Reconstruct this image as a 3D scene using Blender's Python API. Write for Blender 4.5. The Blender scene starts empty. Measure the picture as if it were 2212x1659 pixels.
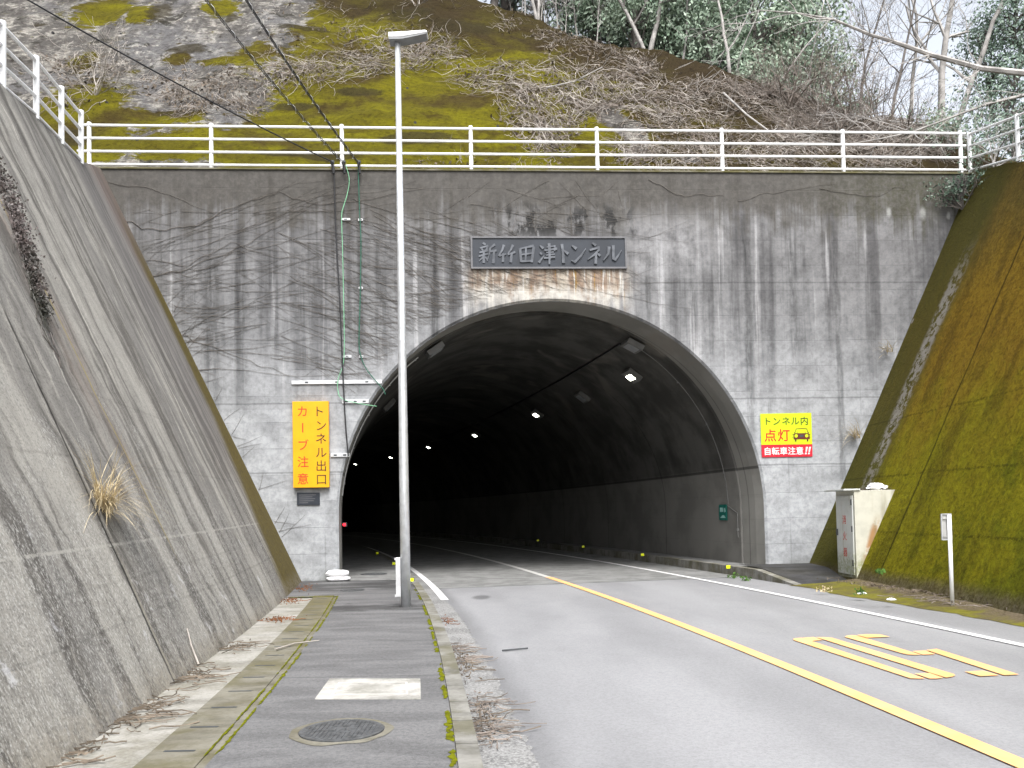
import bpy, math, random
import numpy as np
from math import sin, cos, tan, pi, radians, hypot, atan, atan2, sqrt, exp, floor
from mathutils import Vector, Matrix, noise as mnoise

sc = bpy.context.scene
COL = sc.collection
# ------------------------------------------------------------------ camera, sky, sun, exposure
FPX, CXP, CYP, PITCH, ROLL = 1789.5, 1106.0, 1043.0, radians(2.0), 0.0195
CAM = np.array([0.0, 0.0, 1.5])
_f = np.array([0, cos(PITCH), sin(PITCH)]); _r0 = np.array([1.0, 0, 0]); _u0 = np.cross(_r0, _f)
_r = _r0*cos(ROLL) - _u0*sin(ROLL); _u = _u0*cos(ROLL) + _r0*sin(ROLL)
cam = bpy.data.cameras.new('camera'); camo = bpy.data.objects.new('camera', cam); COL.objects.link(camo)
cam.sensor_fit = 'HORIZONTAL'; cam.sensor_width = 36.0; cam.lens = 36.0*FPX/2212.0
cam.shift_x = 0.0; cam.shift_y = (CYP - 829.5)/2212.0
cam.clip_start = 0.1; cam.clip_end = 1500
m = Matrix(((_r[0], _u[0], -_f[0], CAM[0]), (_r[1], _u[1], -_f[1], CAM[1]), (_r[2], _u[2], -_f[2], CAM[2]), (0, 0, 0, 1)))
camo.matrix_world = m
sc.camera = camo

SUN_EL, SUN_AZ = 55.0, 172.0           # degrees; azimuth clockwise from +Y
w = bpy.data.worlds.new('World'); sc.world = w; w.use_nodes = True
nt = w.node_tree; nt.nodes.clear()
sky = nt.nodes.new('ShaderNodeTexSky'); sky.sky_type = 'NISHITA'; sky.sun_disc = False
sky.sun_elevation = radians(SUN_EL); sky.sun_rotation = radians(SUN_AZ)
sky.air_density = 1.0; sky.dust_density = 4.0; sky.ozone_density = 1.0
hsv = nt.nodes.new('ShaderNodeHueSaturation'); hsv.inputs['Saturation'].default_value = 0.30
bg = nt.nodes.new('ShaderNodeBackground'); bg.inputs['Strength'].default_value = 0.15
wo = nt.nodes.new('ShaderNodeOutputWorld')
nt.links.new(sky.outputs[0], hsv.inputs['Color']); nt.links.new(hsv.outputs[0], bg.inputs['Color']); nt.links.new(bg.outputs[0], wo.inputs[0])
sl = bpy.data.lights.new('sun', 'SUN'); sl.energy = 1.3; sl.angle = radians(25); sl.color = (1.0, 0.985, 0.96)
so = bpy.data.objects.new('sun', sl); COL.objects.link(so)
_az, _el = radians(SUN_AZ), radians(SUN_EL)
sdir = Vector((sin(_az)*cos(_el), cos(_az)*cos(_el), sin(_el)))
so.rotation_euler = sdir.to_track_quat('Z', 'Y').to_euler(); so.location = (0, 0, 60)
sc.view_settings.view_transform = 'Standard'; sc.view_settings.look = 'None'; sc.view_settings.gamma = 1.0
sc.view_settings.exposure = 1.34
sc.cycles.use_denoising = True
sc.cycles.max_bounces = 8; sc.cycles.diffuse_bounces = 6; sc.cycles.glossy_bounces = 3; sc.cycles.transparent_max_bounces = 8
sc.cycles.sample_clamp_indirect = 6.0

# ------------------------------------------------------------------ frames and rays
YAW, D0 = radians(3.6), 19.4
WN = np.array([sin(YAW), -cos(YAW), 0.0]); WX = np.array([cos(YAW), sin(YAW), 0.0]); WO = np.array([0, D0, 0.0])
MW = Matrix.Translation((0, D0, 0)) @ Matrix.Rotation(YAW, 4, 'Z')   # wall frame: x along, y into the hill, z up
def loc(p):
    d = np.array(p) - WO; return (float(d@WX), float(-d@WN), float(p[2]))
def wld(X, D, z): p = WO + WX*X - WN*D; return (float(p[0]), float(p[1]), float(z))
def ray(x, y): return _f + _r*((x-CXP)/FPX) - _u*((y-CYP)/FPX)
def on_plane(x, y, p0, n):
    d = ray(x, y); return CAM + d*(((np.array(p0, float)-CAM)@n)/(d@n))
def W(x, y, off=0.0):                    # picture point -> wall frame (x, z)
    p = on_plane(x, y, WO+WN*off, WN); l = loc(p); return (l[0], l[2])
def WF(x, y): return W(x/1.15733, y/1.15733)
def G(x, y, z=0.0): return on_plane(x, y, (0, 0, z), np.array([0, 0, 1.0]))
def c(y):                               # x of the road's centre line
    t = y-19.46; return 1-.19*t-(.003 if t < 0 else .0025)*t*t
def cslope(y):
    t = y-19.46; return -.19-(.006 if t < 0 else .005)*t

# ------------------------------------------------------------------ object helpers
def tag(o, label=None, cat=None, group=None, kind=None):
    if label: o['label'] = label
    if cat: o['category'] = cat
    if group: o['group'] = group
    if kind: o['kind'] = kind
    return o
def thing(name, label, cat, at=(0, 0, 0), group=None):
    o = bpy.data.objects.new(name, None); COL.objects.link(o); o.location = at; o.empty_display_size = 0.2
    o.matrix_basis = Matrix.Translation(at)
    return tag(o, label, cat, group)
class MB:
    def __init__(s): s.v = []; s.f = []; s.uv = None
    def vert(s, p): s.v.append((float(p[0]), float(p[1]), float(p[2]))); return len(s.v)-1
    def face(s, pts): s.f.append([s.vert(p) for p in pts])
    def box(s, x0, x1, y0, y1, z0, z1):
        b = len(s.v)
        for z in (z0, z1):
            for (x, y) in ((x0, y0), (x1, y0), (x1, y1), (x0, y1)): s.vert((x, y, z))
        s.f += [[b+3, b+2, b+1, b], [b+4, b+5, b+6, b+7]] + [[b+i, b+(i+1) % 4, b+4+(i+1) % 4, b+4+i] for i in range(4)]
    def tube(s, pts, r, n=6, cap=True):
        pts = [Vector(p) for p in pts]; k = len(pts)
        rs = r if hasattr(r, '__len__') else [r]*k
        t0 = (pts[1]-pts[0]).normalized()
        a = Vector((0, 0, 1)) if abs(t0.z) < .9 else Vector((1, 0, 0))
        nrm = t0.cross(a).normalized(); b0 = len(s.v)
        for i in range(k):
            t = (pts[min(i+1, k-1)]-pts[max(i-1, 0)])
            if t.length < 1e-9: t = t0
            t.normalize(); nrm = (nrm - t*nrm.dot(t))
            if nrm.length < 1e-6: nrm = t.orthogonal()
            nrm.normalize(); bi = t.cross(nrm)
            for j in range(n):
                q = 2*pi*j/n; p = pts[i] + (nrm*cos(q)+bi*sin(q))*rs[i]; s.v.append((p.x, p.y, p.z))
        for i in range(k-1):
            for j in range(n):
                s.f.append([b0+i*n+j, b0+i*n+(j+1) % n, b0+(i+1)*n+(j+1) % n, b0+(i+1)*n+j])
        if cap:
            s.f.append([b0+j for j in range(n)][::-1]); s.f.append([b0+(k-1)*n+j for j in range(n)])
    def prism(s, poly, fn, d0, d1):
        """poly: 2D outline; fn(u, v, d) -> point"""
        n = len(poly); b = len(s.v)
        for d in (d0, d1):
            for (u, v) in poly: s.vert(fn(u, v, d))
        s.f.append([b+i for i in range(n)]); s.f.append([b+n+i for i in range(n)][::-1])
        for i in range(n): s.f.append([b+i, b+n+i, b+n+(i+1) % n, b+(i+1) % n])
    def add_mesh(s, verts, faces):
        b = len(s.v); s.v += [tuple(v) for v in verts]; s.f += [[b+i for i in f] for f in faces]
    def build(s, name, mat, parent=None, frame=None, smooth=False, bevel=0, fix=False):
        me = bpy.data.meshes.new(name); me.from_pydata(s.v, [], s.f); me.update()
        if mat is not None: me.materials.append(mat)
        if smooth: me.polygons.foreach_set('use_smooth', [True]*len(me.polygons))
        if fix:
            import bmesh
            bm = bmesh.new(); bm.from_mesh(me); bmesh.ops.recalc_face_normals(bm, faces=bm.faces)
            bm.to_mesh(me); bm.free()
        o = bpy.data.objects.new(name, me); COL.objects.link(o)
        if parent is None and frame is None and s.v:      # origin at the thing's base
            a = np.array(s.v); cx, cy, cz = (a[:, 0].min()+a[:, 0].max())/2, (a[:, 1].min()+a[:, 1].max())/2, a[:, 2].min()
            me.transform(Matrix.Translation((-cx, -cy, -cz))); o.matrix_basis = Matrix.Translation((cx, cy, cz))
        if parent is not None:
            pm = parent.matrix_basis if parent.parent is None else WORLD[parent.name]
            o.parent = parent; o.matrix_parent_inverse = pm.inverted()
        if frame is not None: o.matrix_basis = frame
        WORLD[o.name] = o.matrix_basis.copy()
        if bevel:
            md = o.modifiers.new('bevel', 'BEVEL'); md.width = bevel; md.segments = 2; md.limit_method = 'ANGLE'
        return o
WORLD = {}
def copy_tree(o, offset=None, rotz=0.0, scale=1.0, label=None, group=None):
    r = o.copy(); COL.objects.link(r)
    base = o.matrix_basis.translation.copy()
    r.matrix_basis = Matrix.Translation(offset) @ Matrix.Rotation(rotz, 4, 'Z') @ Matrix.Scale(scale, 4)
    if label: r['label'] = label
    if group: r['group'] = group
    for ch in o.children:
        k = ch.copy(); COL.objects.link(k); k.parent = r; k.matrix_parent_inverse = ch.matrix_parent_inverse.copy()
        for g in ch.children:
            q = g.copy(); COL.objects.link(q); q.parent = k; q.matrix_parent_inverse = g.matrix_parent_inverse.copy()
    return r

# ------------------------------------------------------------------ shader helpers
class S:
    def __init__(s, m, sock): s.m = m; s.k = sock
    def _op(s, op, o, rev=False):
        n = s.m.nt.nodes.new('ShaderNodeMath'); n.operation = op
        a, b = (o, s) if rev else (s, o)
        s.m.put(n.inputs[0], a); s.m.put(n.inputs[1], b); return S(s.m, n.outputs[0])
    def __add__(s, o): return s._op('ADD', o)
    def __radd__(s, o): return s._op('ADD', o, True)
    def __sub__(s, o): return s._op('SUBTRACT', o)
    def __rsub__(s, o): return s._op('SUBTRACT', o, True)
    def __mul__(s, o): return s._op('MULTIPLY', o)
    def __rmul__(s, o): return s._op('MULTIPLY', o, True)
    def __truediv__(s, o): return s._op('DIVIDE', o)
    def max(s, o): return s._op('MAXIMUM', o)
    def min(s, o): return s._op('MINIMUM', o)
    def fun(s, op):
        n = s.m.nt.nodes.new('ShaderNodeMath'); n.operation = op; s.m.put(n.inputs[0], s); return S(s.m, n.outputs[0])
    def abs(s): return s.fun('ABSOLUTE')
    def fract(s): return s.fun('FRACT')
    def floor(s): return s.fun('FLOOR')
    def step(s, a, b, lo=0.0, hi=1.0):
        n = s.m.nt.nodes.new('ShaderNodeMapRange'); n.interpolation_type = 'SMOOTHSTEP'; n.clamp = True
        s.m.put(n.inputs[0], s)
        if a > b: a, b, lo, hi = b, a, hi, lo
        for i, q in zip((1, 2, 3, 4), (a, b, lo, hi)): n.inputs[i].default_value = q
        return S(s.m, n.outputs[0])
    def line(s, x0, wd): return (s-x0).abs().step(wd, wd*.4)       # 1 on the line
    def band(s, a, b, soft): return s.step(a-soft, a+soft)*s.step(b+soft, b-soft)
class M:
    def __init__(s, name, rough=.85, spec=.3, metal=0.0):
        s.mat = bpy.data.materials.new(name); s.mat.use_nodes = True; s.nt = s.mat.node_tree
        s.b = s.nt.nodes['Principled BSDF']; s.b.inputs['Roughness'].default_value = rough
        s.b.inputs['Specular IOR Level'].default_value = spec; s.b.inputs['Metallic'].default_value = metal
        s._pos = {}
    def put(s, inp, val):
        if isinstance(val, S): s.nt.links.new(val.k, inp)
        elif hasattr(val, '__len__') and len(val) == 3 and inp.type == 'RGBA': inp.default_value = (*val, 1)
        else: inp.default_value = val
    def xyz(s, kind='world'):
        if kind not in s._pos:
            if kind == 'world': k = s.nt.nodes.new('ShaderNodeNewGeometry').outputs['Position']
            else: k = s.nt.nodes.new('ShaderNodeTexCoord').outputs['Object']
            n = s.nt.nodes.new('ShaderNodeSeparateXYZ'); s.nt.links.new(k, n.inputs[0])
            s._pos[kind] = [S(s, n.outputs[i]) for i in range(3)]
        return s._pos[kind]
    def vec(s, x, y, z):
        n = s.nt.nodes.new('ShaderNodeCombineXYZ')
        for i, q in enumerate((x, y, z)): s.put(n.inputs[i], q)
        return S(s, n.outputs[0])
    def noise(s, v, scale=1.0, detail=4.0, rough=.55, dist=0.0):
        n = s.nt.nodes.new('ShaderNodeTexNoise'); s.put(n.inputs['Vector'], v); n.inputs['Scale'].default_value = scale
        n.inputs['Detail'].default_value = detail; n.inputs['Roughness'].default_value = rough; n.inputs['Distortion'].default_value = dist
        return S(s, n.outputs[0])
    def voro(s, v, scale=1.0):
        n = s.nt.nodes.new('ShaderNodeTexVoronoi'); s.put(n.inputs['Vector'], v); n.inputs['Scale'].default_value = scale
        return S(s, n.outputs['Distance'])
    def attr(s, name):
        n = s.nt.nodes.new('ShaderNodeAttribute'); n.attribute_name = name; return S(s, n.outputs['Fac'])
    def mix(s, f, a, b, mode='MIX'):
        n = s.nt.nodes.new('ShaderNodeMix'); n.data_type = 'RGBA'; n.blend_type = mode; n.clamp_factor = True
        s.put(n.inputs[0], f); s.put(n.inputs[6], a); s.put(n.inputs[7], b); return S(s, n.outputs[2])
    def mul(s, f, col, k):                     # darken / lighten by k with mask f
        return s.mix(f, col, k if hasattr(k, '__len__') else (k, k, k), 'MULTIPLY')
    def done(s, col, bump=None, strength=.3, dist=.01, rough=None):
        s.put(s.b.inputs['Base Color'], col)
        if rough is not None: s.put(s.b.inputs['Roughness'], rough)
        if bump is not None:
            n = s.nt.nodes.new('ShaderNodeBump'); n.inputs['Strength'].default_value = strength; n.inputs['Distance'].default_value = dist
            s.put(n.inputs['Height'], bump); s.nt.links.new(n.outputs[0], s.b.inputs['Normal'])
        return s.mat
def plain(name, col, rough=.6, spec=.4, metal=0.0, var=.12, scale=6.0, emit=0.0):
    q = M(name, rough, spec, metal); x, y, z = q.xyz('obj'); n = q.noise(q.vec(x, y, z), scale, 5)
    k = q.mix(n.step(.3, .7), [v*(1-var) for v in col], [min(1, v*(1+var)) for v in col])
    if emit:
        q.put(q.b.inputs['Emission Color'], col); q.b.inputs['Emission Strength'].default_value = emit
    return q.done(k)

# ---- portal wall concrete
def mat_portal():
    q = M('portal_concrete', .9, .2); x, y, z = q.xyz('obj'); V = q.vec(x, y, z)
    big = q.noise(V, .45, 4); mid = q.noise(V, 1.7, 7, .65); fine = q.noise(V, 9, 6, .7); grit = q.noise(V, 42, 3, .7)
    zz = z + (big-.5)*2.2
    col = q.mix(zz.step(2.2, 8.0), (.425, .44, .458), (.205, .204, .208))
    col = q.mul(mid.step(.40, .66), col, .80)
    # formwork boards: each course a slightly different tone
    crs = (z/.305).floor(); cn = q.noise(q.vec(x*.22+crs*7.3, crs*3.1, 0), 1.0, 1)
    col = q.mul(cn.step(.35, .65)*.55, col, .78)
    bl = ((z/.61).fract()-.5).abs().step(.478, .497)*q.noise(q.vec(x*1.4, 0, (z/.61).floor()*5), 1, 3).step(.35, .6)
    col = q.mul(bl*.75, col, .62)
    vj = ((x/1.83+.37).fract()-.5).abs().step(.488, .499)*q.noise(q.vec(x*.2, 3, z*.8), 1, 3).step(.42, .62)
    col = q.mul(vj*.6, col, .7)
    # rain streaks
    s1 = q.noise(q.vec(x*2.1, 0, z*.10), 1, 5, .6, .15); s2 = q.noise(q.vec(x*7.5, 4, z*.22), 1, 5, .6, .1); s3 = q.noise(q.vec(x*3.4+9, 7, z*.13), 1, 4, .55)
    up = (z+(s1-.5)*6.0+(mid-.5)*3).step(3.6, 7.4)
    col = q.mul(s1.step(.46, .66)*up*.9, col, (.46, .455, .46))
    col = q.mul(s2.step(.50, .70)*up*.75, col, .58)
    col = q.mix(s3.step(.56, .70)*z.band(4.2, 8.4, .7)*.7, col, (.50, .50, .51))
    blk = q.noise(q.vec(x*4.2+3, 1, z*.5), 1, 6, .7).step(.62, .70)*z.band(5.4, 8.3, 1.0)
    col = q.mul(blk*.8, col, .38)
    # long black runs
    for (xa, wd, z0, z1) in ((5.78, .09, 3.2, 8.6), (7.98, .07, 2.2, 8.4), (-3.0, .12, 5.0, 8.4), (-6.85, .16, 3.6, 7.6), (-6.2, .13, 4.2, 8.2), (3.35, .06, 5.8, 8.5), (6.9, .10, 5.0, 8.6), (-1.75, .1, 5.2, 7.7), (4.45, .07, 5.6, 8.5)):
        f = (x+(mid-.5)*.12).line(xa, wd*1.5)*z.band(z0, z1, .7)*q.noise(q.vec(x*6, 2, z*1.1), 1, 4, .7).step(.3, .6)
        col = q.mul(f*.75, col, .42)
    # dark algae along the top, greener to the right
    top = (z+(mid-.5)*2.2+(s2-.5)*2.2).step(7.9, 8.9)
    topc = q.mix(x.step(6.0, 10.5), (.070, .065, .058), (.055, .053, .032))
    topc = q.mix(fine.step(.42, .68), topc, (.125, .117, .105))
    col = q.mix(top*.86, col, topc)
    col = q.mix((x-(z*.47)).step(6.1, 6.9)*z.step(5.0, 8.6)*.75*mid.step(.3, .6), col, (.085, .085, .09))  # face also darker towards the seams with both side slopes, strongest high up
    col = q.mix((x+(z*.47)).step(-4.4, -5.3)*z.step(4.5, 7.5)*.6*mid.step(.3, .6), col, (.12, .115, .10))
    # construction joints
    jn = (mid-.5)*.05
    for zj, k in ((6.9, .34), (4.1, .38), (2.5, .40)):
        col = q.mul((z+jn).line(zj, .028)*k*1.4, col, .42)
        drip = q.noise(q.vec(x*3.1, zj, z*.3), 1, 4, .7).step(.60, .68)*z.band(zj-.45, zj-.02, .10)
        col = q.mul(drip*.6, col, .58)
    # rust and lime below the name plate
    reg = (x+(mid-.5)*.9+(s2-.5)*.5).band(-.85, 2.85, .28)*z.band(5.6, 7.28, .12)*(z+(s2-.5)*1.6+(mid-.5)*.9).step(6.05, 6.75)
    rs = q.noise(q.vec(x*6.0, 5, z*.5), 1, 5, .65)
    rc = q.mix(rs.step(.38, .58), (.42, .375, .31), (.27, .19, .135))
    rc = q.mix(rs.step(.60, .66)*x.step(-.8, 1.0), rc, (.33, .20, .055)); rc = q.mix(q.noise(q.vec(x*9, 8, z*.6), 1, 3).step(.56, .64), rc, (.62, .60, .56)); rc = q.mix((z+(s2-.5)*.9).step(6.95, 6.65)*mid.step(.35, .5)*.8, rc, (.56, .55, .51))
    col = q.mix(reg*.9, col, rc)
    # near-black stains above the plate
    st = x.band(-.3, 3.1, .25)*z.band(8.0, 8.75, .22)*q.noise(q.vec(x*2.6, 3, z*1.2), 1, 6, .7).step(.50, .57)
    col = q.mix(st*.9, col, (.03, .03, .03))
    lt = x.band(2.9, 4.9, .3)*z.band(7.2, 8.5, .35)
    col = q.mix(lt*.5*mid.step(.35, .6), col, (.40, .40, .41))
    for (a, b_, r) in ((9.35, 8.62, .13), (10.2, 8.6, .17), (10.85, 8.55, .1), (-9.35, 9.25, .11)):
        d = ((x-a)*(x-a)*2.2+(z-b_)*(z-b_)*.55).fun('SQRT')+(fine-.5)*.1
        col = q.mix(d.step(r, r*.2)*.55, col, (.42, .43, .42))
    col = q.mul(z.step(.45, -.05)*mid.step(.35, .6)*.7, col, (.5, .5, .44))
    col = q.mul(q.noise(V, 3.5, 8, .75).step(.40, .62)*.75, col, .72); col = q.mul(fine.step(.42, .7), col, .78)
    col = q.mul(grit.step(.5, .72), col, .9)
    return q.done(col, fine*.6+grit*.5-bl*.8, .35, .012)
def mat_lining():
    q = M('tunnel_concrete', .9, .15); x, y, z = q.xyz('world'); V = q.vec(x, y, z)
    mid = q.noise(V, .8, 6, .6); fine = q.noise(V, 9, 5, .7)
    s1 = q.noise(q.vec(x*1.2, y*1.2, z*.15), 1, 4)
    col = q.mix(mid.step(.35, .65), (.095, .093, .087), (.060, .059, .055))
    col = q.mul(s1.step(.52, .64)*.6, col, .72)
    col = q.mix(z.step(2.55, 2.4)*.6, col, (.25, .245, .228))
    col = q.mix((y-(x-1.0)*.106).step(20.42, 20.40)*.6, col, (.34, .335, .31)); col = q.mul(mid.step(.42, .62)*.5, col, .7)  # mouth ring made paler, imitating daylight that fades into the bore
    col = q.mul(z.line(2.46, .05), col, .4)
    col = q.mul(((y/5.2+.05).fract()-.5).abs().step(.493, .499)*.8, col, .45)
    col = q.mul(((z/.6).fract()-.5).abs().step(.485, .499)*z.step(2.5, 2.3)*.4, col, .7)
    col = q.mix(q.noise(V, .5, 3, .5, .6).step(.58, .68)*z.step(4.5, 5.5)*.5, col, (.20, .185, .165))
    return q.done(col, fine, .25, .01)
def mat_left():
    q = M('slope_concrete', .92, .15); x, y, z = q.xyz('world')
    V = q.vec(x, y, z); yy = y+z*.03+(q.noise(V, .9, 5, .6)-.5)*.55
    a = q.noise(q.vec(0, yy*2.6, z*.16), 1, 5, .6, .2); b = q.noise(q.vec(5, yy*6.5, z*.75), 1, 7, .7, .3); d = q.noise(q.vec(9, yy*.9, z*.12), 1, 4)
    fine = q.noise(V, 13, 6, .75); mid = q.noise(V, 1.6, 6, .6); sp = q.noise(V, 48, 3, .6)
    col = q.mix(d.step(.38, .6), (.330, .318, .290), (.205, .197, .184))
    col = q.mix(a.step(.47, .60)*.85, col, (.105, .098, .090))
    col = q.mix(b.step(.50, .70)*.7, col, (.42, .405, .365))
    col = q.mix(q.noise(q.vec(2, yy*4.3, z*.12), 1, 4).step(.60, .70)*z.step(.8, 2.6)*.9, col, (.52, .50, .45))
    col = q.mul(b.step(.48, .34)*.6, col, .62); col = q.mul(q.noise(V, 3.2, 8, .75).step(.42, .64)*.6, col, .68)
    # lichen speckle, stronger low and near
    spk = q.noise(q.vec(x*1.0, y*1.6, z*.7), 30, 5, .8).step(.48, .64)*(mid+(z.step(3.6, .6)-.5)*.34).step(.42, .66)
    col = q.mix(spk*.7, col, (.52, .515, .49))
    spk2 = sp.step(.48, .66)
    col = q.mul(spk2*.6, col, .5)
    col = q.mix(q.noise(V, 2.3, 6, .7).step(.60, .70)*z.step(2.4, .6)*.7, col, (.52, .52, .53))
    # horizontal pour joint and the expansion joint
    jz = (z+(fine-.5)*.05+(y-8)*-.012)
    col = q.mix(jz.line(1.27, .018)*.8*fine.step(.4, .55), col, (.36, .35, .32))
    for zz, k in ((.62, .3), (2.1, .25), (2.9, .22), (.95, .2)): col = q.mul(jz.line(zz, .018)*k, col, .5)
    jy = (y+(mid-.5)*.06-z*.05)
    col = q.mul(jy.line(7.63, .028)*z.step(4.2, 3.0)*.95, col, .22)
    col = q.mix((jy-.05).line(7.63, .03)*z.step(1.6, .6)*.4, col, (.38, .35, .27))
    col = q.mix((y+(mid-.5)*.15+z*.05).line(9.55, .028)*z.step(.9, 1.5)*.7, col, (.30, .24, .09))
    # reddish rootlets by the creeper, moss beside the portal
    col = q.mix((y+(mid-.5)*.8).band(8.9, 9.6, .3)*z.band(2.0, 5.2, .6)*.45*b.step(.4, .6), col, (.17, .125, .105))
    mz = (y+(b-.5)*1.2+(mid-.5)*.5)
    col = q.mix(mz.band(15.0, 18.6, .7)*z.step(1.4, 3.6)*.55, col, (.115, .108, .108))  # dark grey band just before the portal seam, above the foot
    col = q.mix((mz+z*.35).step(19.0, 20.6)*z.step(5.5, 7.5)*.5*b.step(.35, .55), col, (.15, .10, .08))
    col = q.mix((mz-z.min(3.6)*.52-(z-3.6).max(0)*.10).step(15.2, 16.0)*z.step(9.0, 6.5)*.93, col, q.mix(fine.step(.4, .65), (.105, .080, .012), (.055, .042, .012)))
    col = q.mix(y.step(17.6, 18.8)*z.step(6.5, 8.5)*.6, col, (.11, .085, .07))
    col = q.mul(z.step(.22, .0)*.6*mid.step(.3, .6), col, (.55, .5, .42))
    col = q.mix(z.step(.35, .05)*.4*fine.step(.4, .6), col, (.34, .31, .26))
    return q.done(col, fine*.6+sp*.5+b*.4, .45, .015)
def mat_right():
    q = M('mossy_concrete', .95, .1); x, y, z = q.xyz('world'); V = q.vec(x, y, z)
    yy = y+z*.02
    a = q.noise(q.vec(0, yy*1.5, z*.35), 1, 5, .6, .3); fine = q.noise(V, 16, 6, .75); mid = q.noise(V, 1.1, 6, .62, .2); sp = q.noise(V, 60, 3, .7)
    g = z.step(6.5, .4)+(mid-.5)*.9
    col = q.mix(g.step(.15, .9), (.245, .155, .014), (.235, .216, .008))
    col = q.mix((mid-y*.05+z*-.04).step(-.28, -.05)*.5, col, (.075, .112, .006))
    col = q.mul(a.step(.48, .62)*.7, col, (.55, .55, .6))
    col = q.mix((z+(mid-.5)*2).step(5.5, 8.5)*.7, col, (.088, .075, .026))
    col = q.mul(q.noise(V, 5, 7, .78).step(.42, .62)*.7, col, (.62, .58, .6)); col = q.mul(fine.step(.42, .66)*.85, col, .5); col = q.mul(sp.step(.48, .68)*.6, col, .5); col = q.mix(q.noise(V, 9, 5, .7).step(.60, .70)*.6, col, (.17, .155, .012))
    # dark band by the portal, with flaking bare concrete beside it
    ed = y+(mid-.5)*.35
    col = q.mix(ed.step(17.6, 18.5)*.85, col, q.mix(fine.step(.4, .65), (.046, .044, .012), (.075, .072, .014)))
    fl = (y+(mid-.5)*.25).band(18.2, 18.75, .12)*z.band(1.9, 6.8, .8)*q.noise(V, 5.5, 6, .75).step(.46, .52)
    col = q.mix(fl*.9, col, (.26, .245, .22))
    col = q.mul((y+(mid-.5)*.12).line(16.1, .045)*.9, col, .3)
    for zz in (.95, 2.1, 3.4): col = q.mul((z+(mid-.5)*.1).line(zz, .03)*.55*fine.step(.35, .55), col, .4)
    col = q.mix(q.voro(q.vec(0, y*1.15, z*.8), 1.0).step(.07, .03)*.8, col, (.36, .34, .33))
    # bare low edge
    col = q.mix((z+(mid-.5)*.3).step(.30, .04)*.8, col, q.mix(fine.step(.4, .6), (.13, .11, .085), (.07, .055, .03)))
    col = q.mix((y+z*1.0+(mid-.5)).step(9.6, 8.0)*z.step(4, 6)*.5, col, (.20, .19, .17))
    return q.done(col, fine+sp*.6+q.noise(V, 5, 5, .7)*1.5, 1.0, .05)
def mat_hill():
    q = M('mossy_hillside', .95, .1); x, y, z = q.xyz('world'); V = q.vec(x, y, z)
    big = q.noise(V, .32, 5, .6, .3); mid = q.noise(V, .9, 7, .65, .3); fine = q.noise(V, 8, 6, .75); sp = q.noise(V, 30, 3, .7)
    sheet = q.noise(q.vec(x*.55, y, z*1.7), 1, 6, .6, .5)
    col = q.mix(sheet.step(.38, .58), (.118, .106, .0035), (.045, .032, .006))
    col = q.mix((mid-x*.015).step(.36, .50)*.5, col, (.118, .110, .004))
    col = q.mix(big.step(.46, .62)*.85, col, (.042, .028, .009))
    brown = (x+(mid-.5)*7+(z-12)*.55).step(2.5, 8.0)
    col = q.mix(brown*.80, col, q.mix(fine.step(.35, .65), (.028, .020, .010), (.055, .043, .026)))
    col = q.mix(((z-13.0)*.5+x*.2+(big-.5)*4).step(1.2, 3.2)*.8, col, (.030, .021, .010))
    rk = (q.attr('rock')+(mid-.5)*.9+(q.noise(q.vec(x*1.8, y, z*4.0), 1, 8, .78)-.5)*1.9).step(.45, .54)
    rc = q.mix((q.noise(q.vec(x*1.6, y, z*.55), 1, 6, .7)*.6+q.noise(q.vec(x*3.0, y, z*9), 1, 6, .75)*.4).step(.37, .53), (.34, .325, .29), (.085, .080, .074))
    rc = q.mix(big.step(.48, .62)*.45, rc, (.15, .152, .16)); rc = q.mix(q.noise(V, 2.6, 7, .75).step(.56, .66)*.7, rc, (.46, .44, .39))
    rc = q.mix(q.noise(V, 1.3, 6, .7, .4).step(.56, .63)*.85, rc, (.028, .026, .02))
    col = q.mix(rk, col, rc)
    dk = (q.attr('dark')+(mid-.5)*1.2+(q.noise(q.vec(x*1.5, y, z*4), 1, 7, .75)-.5)*1.2).step(.35, .65)
    col = q.mix(dk*.8, col, (.030, .024, .010))
    col = q.mul(q.noise(V, 4.0, 7, .75).step(.46, .66)*.55, col, (.58, .50, .5)); col = q.mul(fine.step(.42, .68)*.7, col, .55); col = q.mul(sp.step(.50, .70)*.6, col, .55)
    return q.done(col, fine+mid*2+sp*.5, .9, .06)
def mat_road():
    q = M('asphalt', .62, .45); x, y, z = q.xyz('world'); V = q.vec(x, y, z)
    t = y-19.46; off = x-(1.0-t*.19-t*t*.003)
    fine = q.noise(V, 60, 3, .7); grit = q.voro(V, 95); big = q.noise(q.vec(x*.8, y*.22, 0), 1, 4, .5); mid = q.noise(V, 2.2, 6, .6)
    col = q.mix(big.step(.35, .65), (.300, .302, .312), (.248, .250, .259))
    tr = off.line(-2.2, .55).max(off.line(-.75, .5)).max(off.line(.9, .5)).max(off.line(2.3, .5))
    col = q.mul(tr*.35, col, .86)
    col = q.mul((off+(mid-.5)*.3).step(-2.62, -2.95)*.75, col, .62)
    col = q.mul((off+(mid-.5)*.4).step(3.2, 3.5)*.35, col, .8)
    d = ((x+.62)*(x+.62)*6+(y-15.9)*(y-15.9)*1.2).fun('SQRT')+(mid-.5)*.35
    col = q.mul(d.step(.55, .25)*.8, col, .4)
    col = q.mul(mid.step(.45, .7)*.4, col, .86)
    col = q.mul(q.noise(V, 24, 5, .8).step(.42, .62)*.5, col, .72); col = q.mul(fine.step(.45, .7)*.55, col, .70); col = q.mix(grit.step(.22, .1)*.35, col, (.36, .36, .36))
    return q.done(col, fine+grit*.6, .35, .006)
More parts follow.
